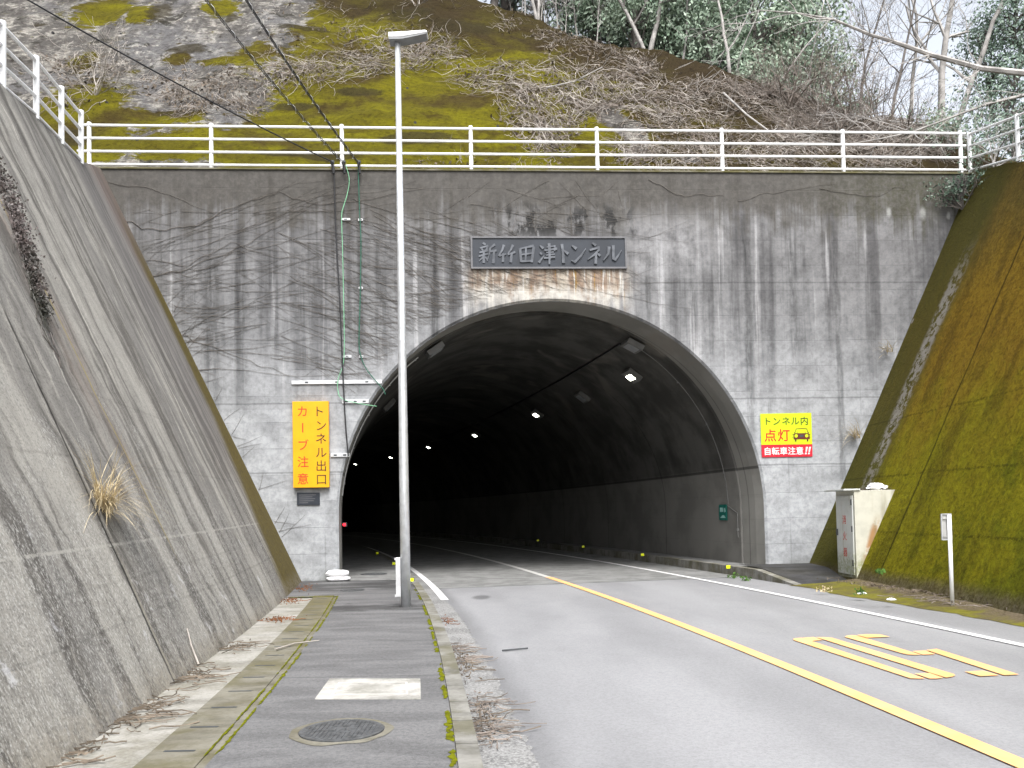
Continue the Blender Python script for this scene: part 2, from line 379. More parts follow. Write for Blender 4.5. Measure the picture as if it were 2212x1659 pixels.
def mat_walk():
    q = M('pavement_asphalt', .75, .3); x, y, z = q.xyz('world'); V = q.vec(x, y, z)
    fine = q.noise(V, 70, 3, .7); mid = q.noise(V, 2.0, 6, .6)
    st = q.noise(q.vec(x*.9, y*3.0, 0), 1, 6, .62, .3); st2 = q.noise(q.vec(x*.5+4, y*1.1, 0), 1, 5, .6)
    col = q.mix(st.step(.38, .62), (.175, .175, .177), (.130, .130, .132))
    col = q.mul(st2.step(.50, .62)*.7*y.step(6, 11), col, .72)
    wet = (y+(mid-.5)*1.6).band(13.0, 13.9, .15)+(y+(mid-.5)*1.2).step(16.0, 17.0)
    col = q.mul(wet.min(1.0)*.85*st.step(.34, .50), col, .45)
    for yy in (12.55, 7.75, 16.3): col = q.mul((y+(mid-.5)*.05).line(yy, .02)*.7, col, .4)
    col = q.mul(q.noise(V, 26, 5, .8).step(.42, .62)*.7, col, .60); col = q.mul(fine.step(.45, .7)*.6, col, .62); col = q.mix(q.voro(V, 45).step(.2, .1)*.35, col, (.34, .34, .34))
    return q.done(col, fine, .4, .005)
def mat_conc(name, base, dark, joint=None, moss=0.0, streaky=True, gravel=0.0, tint=None):
    q = M(name, .9, .2); x, y, z = q.xyz('world'); V = q.vec(x, y, z)
    mid = q.noise(V, 2.3, 7, .65); fine = q.noise(V, 22, 5, .7); big = q.noise(V, .8, 4)
    col = q.mix(mid.step(.36, .66), base, dark)
    if streaky: col = q.mul(q.noise(q.vec(x*1.2, y*4, z), 1, 5, .6).step(.48, .64)*.7, col, .7)
    if gravel:
        g = q.noise(V, 34, 4, .8); col = q.mix(g.step(.48, .60)*gravel*.75, col, (.36, .36, .355)); col = q.mul(g.step(.46, .36)*gravel, col, .42)
    if moss: col = q.mix((big+(mid-.5)*.6).step(.45, .62)*moss, col, (.10, .09, .03))
    if tint: col = q.mix(y.step(*tint[:2])*tint[2], col, tint[3])
    if joint: col = q.mul(((y/joint).fract()-.5).abs().step(.485, .497), col, .35)
    col = q.mul(fine.step(.45, .7)*.6, col, .75)
    return q.done(col, fine, .4, .008)

MAT = dict(
 portal=mat_portal(), lining=mat_lining(), left=mat_left(), right=mat_right(), hill=mat_hill(), road=mat_road(), walk=mat_walk(),
 gutter=mat_conc('gutter_concrete', (.235, .235, .232), (.15, .15, .148), None, 0, False, .9),
 kerb=mat_conc('kerb_concrete', (.25, .245, .225), (.15, .145, .125), .6, .35),
 drain=mat_conc('drain_concrete', (.33, .32, .29), (.23, .22, .19), None, .15, True, .35),
 cover=mat_conc('cover_concrete', (.20, .19, .155), (.135, .125, .095), None, .45, True, 0, (9, 14, .6, (.115, .10, .05))),
 tunnelroad=mat_conc('tunnel_road_concrete', (.23, .232, .228), (.15, .152, .148), None, 0, False),
 patch=mat_conc('lid_concrete', (.47, .46, .43), (.27, .265, .24), None, .1, True, .3),
 verge=None, white=plain('white_paint', (.72, .72, .72), .5), rail=plain('white_railing_paint', (.80, .81, .82), .45, .4, 0, .06),
 galv=plain('galvanised_steel', (.66, .68, .70), .34, .5, .6, .10, 9), lampgrey=plain('lamp_grey', (.25, .26, .27), .5),
 steel=plain('zinc_bracket', (.55, .56, .57), .45, .5, .3), black=plain('black_rubber', (.018, .018, .02), .5),
 grn=plain('light_green_cable', (.20, .48, .28), .5), dgrn=plain('dark_green_cable', (.02, .11, .07), .5),
 ysign=plain('orange_yellow_panel', (.70, .34, .003), .4, .4, 0, .05, 3), brown=plain('brown_lettering', (.055, .028, .008), .5), red=plain('red_lettering', (.52, .035, .012), .5),
 lemon=plain('lemon_panel', (.50, .66, .015), .4, .4, 0, .04, 3), crimson=plain('crimson_panel', (.52, .018, .035), .4), ink=plain('dark_green_lettering', (.06, .075, .01), .5),
 carbody=plain('dark_red_print', (.11, .02, .012), .5),
 slate=plain('slate_plate', (.020, .025, .034), .55, .4, 0, .2, 2), slateframe=plain('stone_border', (.14, .14, .148), .8), platetext=plain('weathered_lettering', (.115, .123, .138), .7, .2, 0, .3, 5),
 boxdoor=None, boxbody=None, refl=plain('yellow_reflector', (.72, .80, .01), .3, .5, 0, .05, 6, .06), twig=plain('dry_twig', (.185, .158, .138), .9, .1, 0, .45, 2.5), vine=plain('vine_stem', (.135, .122, .110), .9, .1, 0, .3, 3),  # yellow reflector has a faint glow of its own, standing in for returned light
 twigpale=plain('pale_dry_twig', (.36, .33, .30), .9, .1, 0, .3, 3), bark=plain('grey_bark', (.34, .325, .31), .9, .1, 0, .35, 3), barkdark=plain('dark_bark', (.13, .118, .11), .9, .1, 0, .35, 3),  # grey bark lightened, imitating the sky's veil over bare branches
 litter=plain('dead_leaf', (.135, .11, .085), .8, .2, 0, .5, 3), litterred=plain('rusty_leaf', (.17, .07, .03), .8, .2, 0, .4, 6), drygrass=plain('dry_grass', (.52, .43, .27), .8, .2, 0, .35, 9),
 moss=plain('bright_moss', (.105, .112, .004), .95, .1, 0, .35, 12), weed=plain('weed_leaf', (.06, .13, .02), .6, .3, 0, .3, 14),
 bag=plain('white_sandbag', (.82, .82, .83), .7, .2, 0, .05, 8), iron=plain('cast_iron', (.10, .104, .108), .55, .5, .3, .3, 20), paper=plain('white_scrap', (.85, .85, .87), .7),
 lamplit=plain('lit_lamp', (1.0, 1.0, .86), .4, .4, 0, 0, 1, 7.0), darkcase=plain('dull_lamp_case', (.13, .13, .125), .7), lampcase=plain('lamp_case', (.40, .40, .39), .5, .4, .2), redlight=plain('red_lamp', (1.0, .01, .02), .4, .4, 0, 0, 1, 3.0), gsign=plain('green_panel', (.008, .12, .095), .5),
 gtext=plain('pale_green_print', (.25, .45, .42), .5), grey=plain('dark_grey', (.05, .055, .06), .6), soil=plain('dark_soil', (.06, .045, .03), .95, .1, 0, .4, 10),
)
def mat_leaf(name, a, b, rough=.45):
    q = M(name, rough, .45); x, y, z = q.xyz('world'); V = q.vec(x, y, z)
    n = q.noise(V, 1.1, 4); f = q.noise(V, 9, 3)
    return q.done(q.mix((n*.6+f*.4).step(.36, .64), a, b))
MAT['leafg'] = mat_leaf('evergreen_leaf', (.15, .22, .15), (.36, .45, .34), .38)  # both evergreen greens paled to imitate the bright veil over the wood
MAT['leafd'] = mat_leaf('dark_evergreen_leaf', (.10, .16, .12), (.24, .32, .25))
MAT['leafy'] = mat_leaf('yellow_green_leaf', (.12, .14, .04), (.22, .24, .08))
MAT['leafs'] = mat_leaf('shrub_leaf', (.04, .075, .05), (.10, .15, .10))
MAT['leafk'] = mat_leaf('dull_creeper_leaf', (.030, .030, .022), (.12, .095, .092))
def mat_yellow():
    q = M('yellow_paint', .55, .35); x, y, z = q.xyz('world'); V = q.vec(x, y, z)
    f = q.noise(V, 40, 4, .7); g = q.noise(V, 3, 4)
    col = q.mix(g.step(.3, .7), (.84, .43, .17), (.88, .49, .23))
    return q.done(q.mul(f.step(.55, .72)*.4, q.mul(g.step(.5, .7)*.25, col, .85), .7), f, .2, .003)
MAT['yellow'] = mat_yellow()
def mat_verge():
    q = M('verge_soil_and_moss', .95, .1); x, y, z = q.xyz('world'); V = q.vec(x, y, z)
    t = y-19.46; off = x-(1.0-t*.19-t*t*.003)
    n = q.noise(V, 2.2, 6, .65); f = q.noise(V, 25, 4, .7)
    col = q.mix(n.step(.38, .6), (.150, .140, .022), (.110, .095, .035))
    col = q.mix((x+(n-.5)*.9).step(6.5, 6.85)*.8, col, q.mix(f.step(.4, .6), (.07, .052, .035), (.15, .12, .09)))
    return q.done(q.mul(f.step(.45, .7)*.6, col, .6), f, .6, .02)
MAT['verge'] = mat_verge()
def mat_box(name, base):
    q = M(name, .6, .3); x, y, z = q.xyz('world'); V = q.vec(x, y, z)
    n = q.noise(V, 3, 6, .65); f = q.noise(V, 14, 5, .7); s_ = q.noise(q.vec(x*5, y*6, z*.6), 1, 4)
    col = q.mix(n.step(.4, .7)*.5, base, [v*.72 for v in base])
    col = q.mix(s_.step(.5, .65)*.45, col, (.40, .37, .27))
    col = q.mix((z+(n-.5)*.5).step(.62, .25)*f.step(.35, .6)*.7, col, (.19, .22, .07))
    if name == 'box_side':
        col = q.mix((x-z*.30).band(7.02, 7.16, .05)*z.band(.4, 1.15, .2)*n.step(.35, .5)*.9, col, (.33, .16, .05))
        col = q.mix((x-z*.47).step(6.75, 7.0)*.6*s_.step(.4, .6), col, (.16, .14, .07))
    return q.done(col, f, .2, .004)
MAT['boxdoor'] = mat_box('box_door', (.60, .62, .60)); MAT['boxbody'] = mat_box('box_side', (.52, .51, .44))

# ------------------------------------------------------------------ setting: ground, road, pavement
def structure(o): o['kind'] = 'structure'; return o
def ribbon(name, mat, o0, o1, y0, y1, z, n=None, thick=0.0, rag0=0.0, rag1=0.0, seed=0, parent=None, zf=None, step=.5):
    """strip between two offsets from the road's centre line"""
    rng = random.Random(seed); n = n or max(2, int((y1-y0)/step)); b = MB(); rows = []
    for i in range(n+1):
        y = y0+(y1-y0)*i/n; zz = zf(y) if zf else z
        a0 = (o0(y) if callable(o0) else c(y)+o0) + rag0*(rng.random()-.5); a1 = (o1(y) if callable(o1) else c(y)+o1) + rag1*(rng.random()-.5)
        rows.append((a0, a1, y, zz))
    for (a0, a1, y, zz) in rows:
        b.vert((a0, y, zz)); b.vert((a1, y, zz))
        if thick: b.vert((a0, y, zz-thick)); b.vert((a1, y, zz-thick))
    k = 4 if thick else 2
    for i in range(n):
        p = i*k; q_ = p+k
        b.f.append([p, p+1, q_+1, q_])
        if thick: b.f += [[p+2, p, q_, q_+2], [p+1, p+3, q_+3, q_+1]]
    if thick: b.f += [[0, 2, 3, 1], [n*k, n*k+1, n*k+3, n*k+2]]
    o = b.build(name, mat, parent)
    if parent is None: structure(o)
    return o
b = MB(); b.face([(-250, -150, -.34), (250, -150, -.34), (250, 330, -.34), (-250, 330, -.34)])
structure(b.build('ground', MAT['soil']))
ZR = -.12
road = ribbon('road', MAT['road'], -3.0, lambda y: c(y)+4.75, -30, 21, ZR, step=1.0)
# concrete carriageway of the tunnel starts on a line square to the road, just outside the mouth
def joint_y(off): return 17.84+(off+2.95)*.205
b = MB(); N = 80; K = 8
for i in range(N+1):
    for j in range(K+1):
        off = -3.35+(4.3+3.35)*j/K; y0 = joint_y(off); y = y0+(98-y0)*(i/N)**1.3
        b.vert((c(y)+off, y, ZR+.005))
for i in range(N):
    for j in range(K):
        p = i*(K+1)+j; b.f.append([p, p+1, p+K+2, p+K+1])
structure(b.build('tunnel_road', MAT['tunnelroad']))
ribbon('gutter', MAT['gutter'], -3.33, -2.96, -12, 17.9, ZR+.004, rag1=.07, seed=3, step=.09)
ribbon('center_line', MAT['yellow'], -.08, .08, -12, 20.3, ZR+.011, parent=road)
ribbon('center_line', plain('dim_tunnel_paint', (.5, .5, .48), .6), -.08, .08, 20.32, 95, ZR+.011, parent=road, step=1)
ribbon('edge_line', MAT['white'], 3.03, 3.17, -12, 95, ZR+.011, parent=road)
ribbon('edge_line', MAT['white'], -3.08, -2.93, 15.4, 95, ZR+.012, parent=road)
# the speed figure, two numerals laid for the opposite lane
num = [[(275,160),(295,152),(350,148),(1385,488),(1330,490),(1260,488),(1190,465),(290,170)], [(357,148),(450,142),(525,167),(430,175)],
 [(470,143),(540,143),(600,147),(1620,450),(1638,462),(1610,474),(1560,482)], [(1295,447),(1420,442),(1535,483),(1475,490),(1420,490)],
 [(815,124),(900,117),(1010,120),(1090,140),(895,148)], [(712,138),(730,130),(770,125),(805,127),(1350,290),(1290,291),(1230,287),(1180,275),(715,143)],
 [(1275,260),(1385,254),(1470,285),(1365,290)], [(1395,250),(1480,240),(2170,455),(2045,462)], [(1715,432),(1870,422),(2005,462),(1845,470)]]
for k, grp in enumerate((num[:4], num[4:])):
    b = MB()
    for poly in grp:
        b.face([tuple(G((1900+px/3.3515)/1.15733, (1550+py/3.3515)/1.15733, ZR+.011)) for px, py in poly][::-1])
    b.build('road_number', MAT['yellow'], road)
# pavement (raised footway), kerb, drain, covers
def rampL(y): return 0.0
ribbon('sidewalk', MAT['walk'], -5.0, -3.478, -12, 18.95, 0.0, thick=.3)
ribbon('sidewalk', MAT['walk'], -6.3, -5.004, 15.36, 19.3, -.002, thick=.3)
ribbon('sidewalk', MAT['tunnelroad'], -5.2, -3.478, 18.96, 98, .006, thick=.3, step=1)
ribbon('kerb', MAT['kerb'], -3.475, -3.33, -12, 98, .012, thick=.3, step=.6)
ribbon('drain_channel', MAT['drain'], -6.05, -5.445, -12, 15.3, -.01, thick=.2, step=.5)
ribbon('drain_channel', MAT['cover'], -5.058, -5.002, -12, 15.3, -.004, thick=.2, step=.5)
def ramp_r(y): return .10 if y > 18.7 else max(-.115, .10-(18.7-y)*.118)
ribbon('kerb', MAT['kerb'], 4.28, 4.45, 16.9, 98, 0, thick=.4, step=.6, zf=ramp_r)
ribbon('sidewalk', MAT['tunnelroad'], 4.452, 5.2, 18.85, 98, .09, thick=.4, step=.6)
ribbon('sidewalk', mat_conc('dark_patched_asphalt', (.060, .060, .062), (.034, .034, .036), None, .08), lambda y: c(y)+4.452, lambda y: 7.25, 16.9, 19.86, 0, step=.25, zf=lambda y: ramp_r(y)-.012+.05*max(0, (y-16.9)/2.9))
b = MB(); rng = random.Random(5); n = 120; KK = 5
for i in range(n+1):
    y = -12+(17.0+12)*i/n
    x0 = c(y)+4.12+.25*mnoise.noise((y*.7, 0, 0))+.08*rng.random()+max(0, (12-y))*.0; x1 = 7.35
    for j in range(KK+1):
        t = j/KK; b.vert((x0+(x1-x0)*t, y, ZR+.006+.13*t**1.3+(.03*(mnoise.noise((x0+t*3, y*1.5, 3))+.3) if 0 < j else 0)))
for i in range(n):
    for j in range(KK): p = i*(KK+1)+j; b.f.append([p, p+1, p+KK+2, p+KK+1])
structure(b.build('verge', MAT['verge'], smooth=True))

# drain cover slabs, each one liftable
proto = None
y = 3.0; i = 0; CL = .60
while y < 15.2:
    b = MB(); g = .005
    ys = [y+g, y+CL-g]
    x0 = [c(t)-5.44 for t in ys]; x1 = [c(t)-5.06 for t in ys]
    outline = [(x0[0], ys[0]), (x1[0], ys[0]), (x1[1], ys[1]), (x0[1], ys[1])]
    b.prism(outline, lambda u, v, d: (u, v, d), .004, -.14)
    nsl = MB(); sy = y+CL/2
    o = b.build('drain_cover', MAT['cover'], fix=True, bevel=.006)
    tag(o, 'mossy concrete drain cover slab in the row beside the asphalt footway', 'drain cover', 'drain covers in a row along the footway')
    for e in (0,):                                   # hand slot at one end of the slab
        s_ = MB(); yy = ys[1]; xm = (x0[1]+x1[1])/2
        s_.box(xm-.10, xm+.10, yy-.030, yy+.004, .0046, .0062); s_.build('slot', MAT['grey'], o)
    y += CL; i += 1
# ------------------------------------------------------------------ tunnel portal + lining
R0 = 5.03; AX, AZ = 1.0, 1.45
def arch(R, zb=-.5, n=56):
    pts = [(AX-R+.0, zb), (AX-R, .4)]
    for i in range(n+1):
        a = pi-pi*i/n; pts.append((AX+R*cos(a), AZ+R*sin(a)))
    pts += [(AX+R, .4), (AX+R, zb)]
    return pts
tun = thing('road_tunnel', 'wide grey concrete tunnel portal with a dark arched bore and streaked face', 'tunnel', wld(1.0, 0, 0))
TOPZ, XL, XR = 9.58, -10.6, 12.6
def outer_pt(x, z):
    dx, dz = x-AX, z-AZ; best = 1e9
    for (lim, d) in ((XR-AX, dx), (XL-AX, dx)):
        if abs(d) > 1e-9 and lim/d > 0: best = min(best, lim/d)
    if dz > 1e-9: best = min(best, (TOPZ-AZ)/dz)
    return (AX+dx*best, AZ+dz*best)
inner = [(AX-R0-.05, -.5)]; outer = [(XL, -.5)]
angs = sorted(set([pi-pi*i/72 for i in range(73)] + [atan2(TOPZ-AZ, XL-AX), atan2(TOPZ-AZ, XR-AX)]), reverse=True)
for a in angs:
    p = (AX+(R0+.05)*cos(a), AZ+(R0+.05)*sin(a)); inner.append(p); outer.append(outer_pt(*p))
inner.append((AX+R0+.05, -.5)); outer.append((XR, -.5))
b = MB(); n = len(inner)
for (x, z) in inner: b.vert((x, 0, z))
for (x, z) in outer: b.vert((x, 0, z))
for (x, z) in inner: b.vert((AX+(x-AX)*R0/(R0+.05), .05, z if z < 0 else AZ+(z-AZ)*R0/(R0+.05) if z > AZ else z))
for (x, z) in outer: b.vert((x, .55, z))
for i in range(n-1):
    b.f.append([i, i+1, n+i+1, n+i]); b.f.append([i+1, i, 2*n+i, 2*n+i+1]); b.f.append([n+i, n+i+1, 3*n+i+1, 3*n+i])
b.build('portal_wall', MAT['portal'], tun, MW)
b = MB(); b.box(XL+.2, XR-.2, -.035, .60, TOPZ-.002, TOPZ+.035)
b.build('coping', mat_conc('coping_concrete', (.17, .16, .12), (.10, .095, .05), None, .5), tun, MW)
# lining: sections along the curving axis; the first 1.6 m is wider
def blend_h(y):
    t = min(1, max(0, (y-19.4)/1.5)); return atan(-cslope(y))*t-YAW*(1-t)
def section(y, R, first=False):
    pts = arch(R); res = []
    h = atan(-cslope(y)); k = 1.0 if not first else 0.0
    hh = blend_h(y)
    ca, sa = cos(hh), sin(hh)
    for (x, z) in pts:
        o = x-AX; res.append((c(y)+o*ca, y+o*sa, z))
    return res
b = MB(); ysec = [(19.50, R0), (20.0, R0-.01), (20.4, R0-.02), (20.41, R0-.06), (20.8, R0-.09), (21.3, R0-.10)]+[(22.0+i*1.5, R0-.10) for i in range(52)]
rows = [section(y, r) for y, r in ysec]; k = len(rows[0])
rows[0] = [wld(AX+(x-AX), .05, z) for (x, z) in arch(R0)]
for r in rows:
    for p in r: b.vert(p)
for i in range(len(rows)-1):
    for j in range(k-1): p = i*k+j; b.f.append([p, p+1, p+k+1, p+k])
L = (len(rows)-1)*k; b.f.append([L+j for j in range(k)])
lin = b.build('lining', MAT['lining'], tun, smooth=False)
def lining_pt(y, ang, R):      # ang from vertical, + to the right
    h = blend_h(y); o = R*sin(radians(ang)); return Vector((c(y)+o*cos(h), y+o*sin(h), AZ+R*cos(radians(ang))))
def lining_at(y, ang, R):       # the same, for a true distance y
    p = y
    for _ in range(6): p = y-R*sin(radians(ang))*sin(blend_h(p))
    return lining_pt(p, ang, R)
# conduit hugging the arch just inside the mouth, with clamps
for (a0, a1) in ((-84, -38), (27, 96)):
    b = MB(); pts = [lining_pt(20.47, a0+(a1-a0)*i/40, R0-.09) if abs(a0+(a1-a0)*i/40) < 90 else None for i in range(41)]
    pts = []
    for i in range(41):
        a = a0+(a1-a0)*i/40
        if abs(a) <= 90: pts.append(lining_pt(20.75, a, R0-.09))
        else:
            p = lining_pt(20.47, 90 if a > 0 else -90, R0-.09); p.z -= (abs(a)-90)*.12; pts.append(p)
    b.tube(pts, .015 if a0 > 0 else .022, 6)
    for i in range(3, 40, 9):
        p = pts[i]; b.box(p.x-.03, p.x+.03, p.y-.02, p.y+.02, p.z-.03, p.z+.03)
    b.build('conduit', plain('conduit_grey', (.13, .13, .125), .7) if a0 > 0 else MAT['lampcase'], tun)
b = MB()
for i in range(30):
    y0 = 21.0+i*1.6; b.tube([lining_pt(y0, 27, R0-.13), lining_pt(y0+1.6, 27, R0-.13)], .025, 5)
b.build('cable_run', MAT['black'], tun)

# ------------------------------------------------------------------ retaining walls
def lbase(y): return c(y)-5.95
def ltop(y):
    P = [(-14, 5.6), (0, 6.6), (12.03, 7.98), (13.6, 8.25), (14.83, 8.38), (16.04, 8.54), (17.2, 9.0), (18.9, 9.62), (20.5, 10.2)]
    for (a, za), (b_, zb) in zip(P, P[1:]):
        if y <= b_: return za+(zb-za)*(y-a)/(b_-a)
    return P[-1][1]
b = MB(); n = 70
for i in range(n+1):
    y = -12+(19.9+12)*i/n; zt = ltop(y); x0 = lbase(y)
    for j in range(13):
        z = -.3+(zt+.3)*j/12; b.vert((x0-.47*z+.012*mnoise.noise((y*.8, z*.8, 1)), y, z))
    b.vert((x0-.47*zt-.45, y, zt)); b.vert((x0-.47*zt-.45-1.2, y, -.3))
for i in range(n):
    for j in range(14): p = i*15+j; b.f.append([p, p+1, p+16, p+15])
b.f.append([j for j in range(15)]); b.f.append([n*15+j for j in range(15)][::-1])
o = b.build('retaining_wall', MAT['left']); tag(o, 'grey streaked sloping concrete retaining wall beside the footway', 'retaining wall')
def rtop(y):
    P = [(-14, 4.0), (10, 7.3), (17.6, 8.8), (18.0, 9.0), (20.4, 9.72), (21.5, 9.9)]
    for (a, za), (b_, zb) in zip(P, P[1:]):
        if y <= b_: return za+(zb-za)*(y-a)/(b_-a)
    return P[-1][1]
RB = 7.0
b = MB(); n = 70
for i in range(n+1):
    y = -12+(20.6+12)*i/n; zt = rtop(y)
    for j in range(13):
        z = -.3+(zt+.3)*j/12; b.vert((RB+.47*z+.02*mnoise.noise((y*.9, z*.9, 5)), y, z))
    b.vert((RB+.47*zt+.45, y, zt)); b.vert((RB+.47*zt+1.6, y, -.3))
for i in range(n):
    for j in range(14): p = i*15+j; b.f.append([p, p+15, p+16, p+1])
b.f.append([j for j in range(15)][::-1]); b.f.append([n*15+j for j in range(15)])
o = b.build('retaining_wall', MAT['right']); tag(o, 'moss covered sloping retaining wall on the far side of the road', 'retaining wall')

# ------------------------------------------------------------------ hillside
CREST = [(-40, 26), (-12, 24), (-2, 22.5), (-.26, 21.1), (1.43, 20.1), (3.97, 17.8), (6.0, 17.3), (7.6, 16.2), (8.8, 14.8), (11, 13.4), (13.4, 12.25), (14.2, 11.3), (17, 10.2), (40, 8)]
def interp(P, x):
    if x <= P[0][0]: return P[0][1]
    for (a, va), (b_, vb) in zip(P, P[1:]):
        if x <= b_: return va+(vb-va)*(x-a)/(b_-a)
    return P[-1][1]
MM = 1.1
def hz(X, D):
    w_ = wld(X, D, 0); y = w_[1]; x = w_[0]
    f1 = 9.5+MM*(D-1.1)
    xe = lbase(y)-.47*ltop(y); f2 = ltop(y)-.15+1.15*((xe-.9)-x)
    f = max(f1, f2) if D < 14 or X < -6 else f1
    f = max(f, 9.5 if (X < 12 and D >= .5) else -1)
    xr = RB+.47*rtop(min(y, 20.4))
    if x > xr+.3 and D < 1.2: f = rtop(y)-.08+.25*min(6, x-xr-.3)
    cr = interp(CREST, X)+.35*mnoise.noise((X*.8, 0, 9))
    Dc = 1.1+(cr-9.5)/MM
    if D > Dc and f1 >= f2-1e-6:
        rise = .46 if X < 5 else max(.02, .46-(X-5)*.09)
        cap = cr+rise*(D-Dc); f = min(f, cap)
    q_ = mnoise.fractal((X*.35, D*.35, 2), 1.0, 2.0, 5)*.35+mnoise.noise((X*1.6, D*1.6, 4))*.09+mnoise.noise((X*4.1, D*4.1, 8))*.03
    k_ = min(1, max(0, (D-.9)/1.5)) if X > -9.3 else 1
    return f+q_*k_*(1 if f > 9.3 else .3)
def in_cut(X, D):
    x, y, _ = wld(X, D, 0)
    if D < .52 and lbase(y)-.47*ltop(min(y, 19.9))-.12 < x < RB+.47*rtop(min(y, 20.5))+.12: return True
    return False
def hill_hit(x, y):
    d = ray(x, y); t = 19.9/d[1]
    while t < 60:
        p = CAM+d*t; l = loc(p)
        if l[1] > 0.6 and p[2] < hz(l[0], l[1]): return l[0], l[1]
        t += .06
    return None
def face_spots(L):                        # spots on the face: centre X, z and radii in metres
    res = []
    for (px, py, rx, ry) in L:
        h = hill_hit(px, py)
        if h: res.append((h[0], hz(*h), rx/64.0, ry/46.0))
    return res
ROCK = face_spots([(1310,250,26,26), (1352,272,28,20), (1378,300,18,30), (1220,338,22,6), (1490,346,30,8), (1362,335,16,12), (560,40,16,20)])
NOROCK = face_spots([(165,250,60,70), (130,300,60,60), (228,28,52,44), (385,128,22,14), (305,30,26,26), (475,18,34,26), (545,120,30,40), (420,312,120,26), (470,130,26,10), (200,330,30,14), (350,255,60,14), (180,130,25,20)])
DARK = face_spots([(345,25,30,40), (398,108,50,16), (500,40,18,18), (385,245,60,12), (90,55,16,10), (150,300,40,30), (700,342,70,10), (640,232,50,10), (660,60,70,14), (780,200,60,12), (900,300,80,14), (1000,60,90,25), (880,30,70,25), (610,330,60,8)])
Xs = np.concatenate([np.linspace(-34, -14.2, 40), np.linspace(-14, 14, 225), np.linspace(14.2, 45, 40)])
Ds = np.concatenate([np.linspace(-24, -.6, 60), np.linspace(-.4, 13, 120), np.linspace(13.3, 60, 50)])
b = MB(); rk = []; dk = []
for D in Ds:
    for X in Xs:
        z = hz(X, D); p = wld(X, D, z); b.vert(p)
        rv = 1/(1+exp((X+7.0+.35*mnoise.noise((X, z*.9, 3))-.08*(z-10))*3.5))*.80 if D < 16 else 0
        rv -= sum(exp(-((X-a)/ra)**2*.8-((z-e)/rb)**2*.8) for (a, e, ra, rb) in NOROCK)*1.0
        rk.append(max(0, min(1, rv+sum(exp(-((X-a)/ra)**2*.9-((z-e)/rb)**2*.9) for (a, e, ra, rb) in ROCK))))
        dk.append(min(1, sum(exp(-((X-a)/ra)**2-((z-e)/rb)**2) for (a, e, ra, rb) in DARK)))
nx = len(Xs)
for i in range(len(Ds)-1):
    for j in range(nx-1):
        if in_cut((Xs[j]+Xs[j+1])/2, (Ds[i]+Ds[i+1])/2): continue
        if (Ds[i] < .5) and any(in_cut(X_, D_) for X_ in (Xs[j], Xs[j+1]) for D_ in (Ds[i], Ds[i+1])): continue
        p = i*nx+j; b.f.append([p, p+1, p+nx+1, p+nx])
hv = list(b.v)
hill = b.build('hillside', MAT['hill'], smooth=True); structure(hill)
for nm, arr in (('rock', rk), ('dark', dk)):
    a = hill.data.attributes.new(nm, 'FLOAT', 'POINT'); a.data.foreach_set('value', arr)
# weep holes in the shotcrete
for k, (px, py) in enumerate([(115,70),(262,75),(325,153),(480,166),(612,86),(680,18),(720,93),(745,100),(897,265),(880,190),(1075,272),(1100,133),(993,122),(1246,288),(1420,296),(232,222),(298,302),(557,245),(430,20),(870,120)]):
    h = hill_hit(px, py)
    if not h: continue
    X, D = h; b = MB(); z = hz(X, D); b.tube([wld(X, D+.1, z-.02), wld(X, D-.05, z-.04)], .042, 8)
    b.build('weep_hole', MAT['black'], hill)

# ------------------------------------------------------------------ railings
def railing(name, label, posts, hs, r_post, r_rail, ext=(0, 0), heights=(.06, .365, .67, .975)):
    """posts: base points; each post and each rail run its own part"""
    t = thing(name, label, 'railing', tuple(posts[0]))
    for p in posts:
        b = MB(); p = Vector(p); b.tube([p+Vector((0, 0, -.02)), p+Vector((0, 0, hs))], r_post, 10); b.build('post', MAT['rail'], t, smooth=False)
    for h in heights:
        b = MB(); pts = [Vector(p)+Vector((0, -.03, h)) for p in posts]
        if ext[0]: pts[0] = pts[0]+(pts[0]-pts[1]).normalized()*ext[0]
        if ext[1]: pts[-1] = pts[-1]+(pts[-1]-pts[-2]).normalized()*ext[1]
        b.tube(pts, r_rail, 8); b.build('rail', MAT['rail'], t)
    return t
railing('railing', 'long white pipe railing along the top of the tunnel portal', [wld(X, .03, TOPZ+.045) for X in (-9.62, -6.86, -3.85, -.82, 2.2, 5.25, 8.26, 11.24)], 1.05, .048, .030, (.25, .12))
lp = [(-7.54, 12.23), (-7.82, 13.6), (-8.07, 14.83), (-8.34, 16.04)]
lp = [(-7.30, 10.9)]+lp
railing('railing', 'short white pipe railing stepping up the top of the streaked left slope', [(x, y, ltop(y)-.03) for x, y in lp], 1.05, .05, .03)
railing('railing', 'white pipe railing going up past the right end of the portal', [(11.58, 20.39, 9.72), (11.23, 17.9, 8.98), (11.0, 15.4, 8.36)], 1.02, .045, .028)

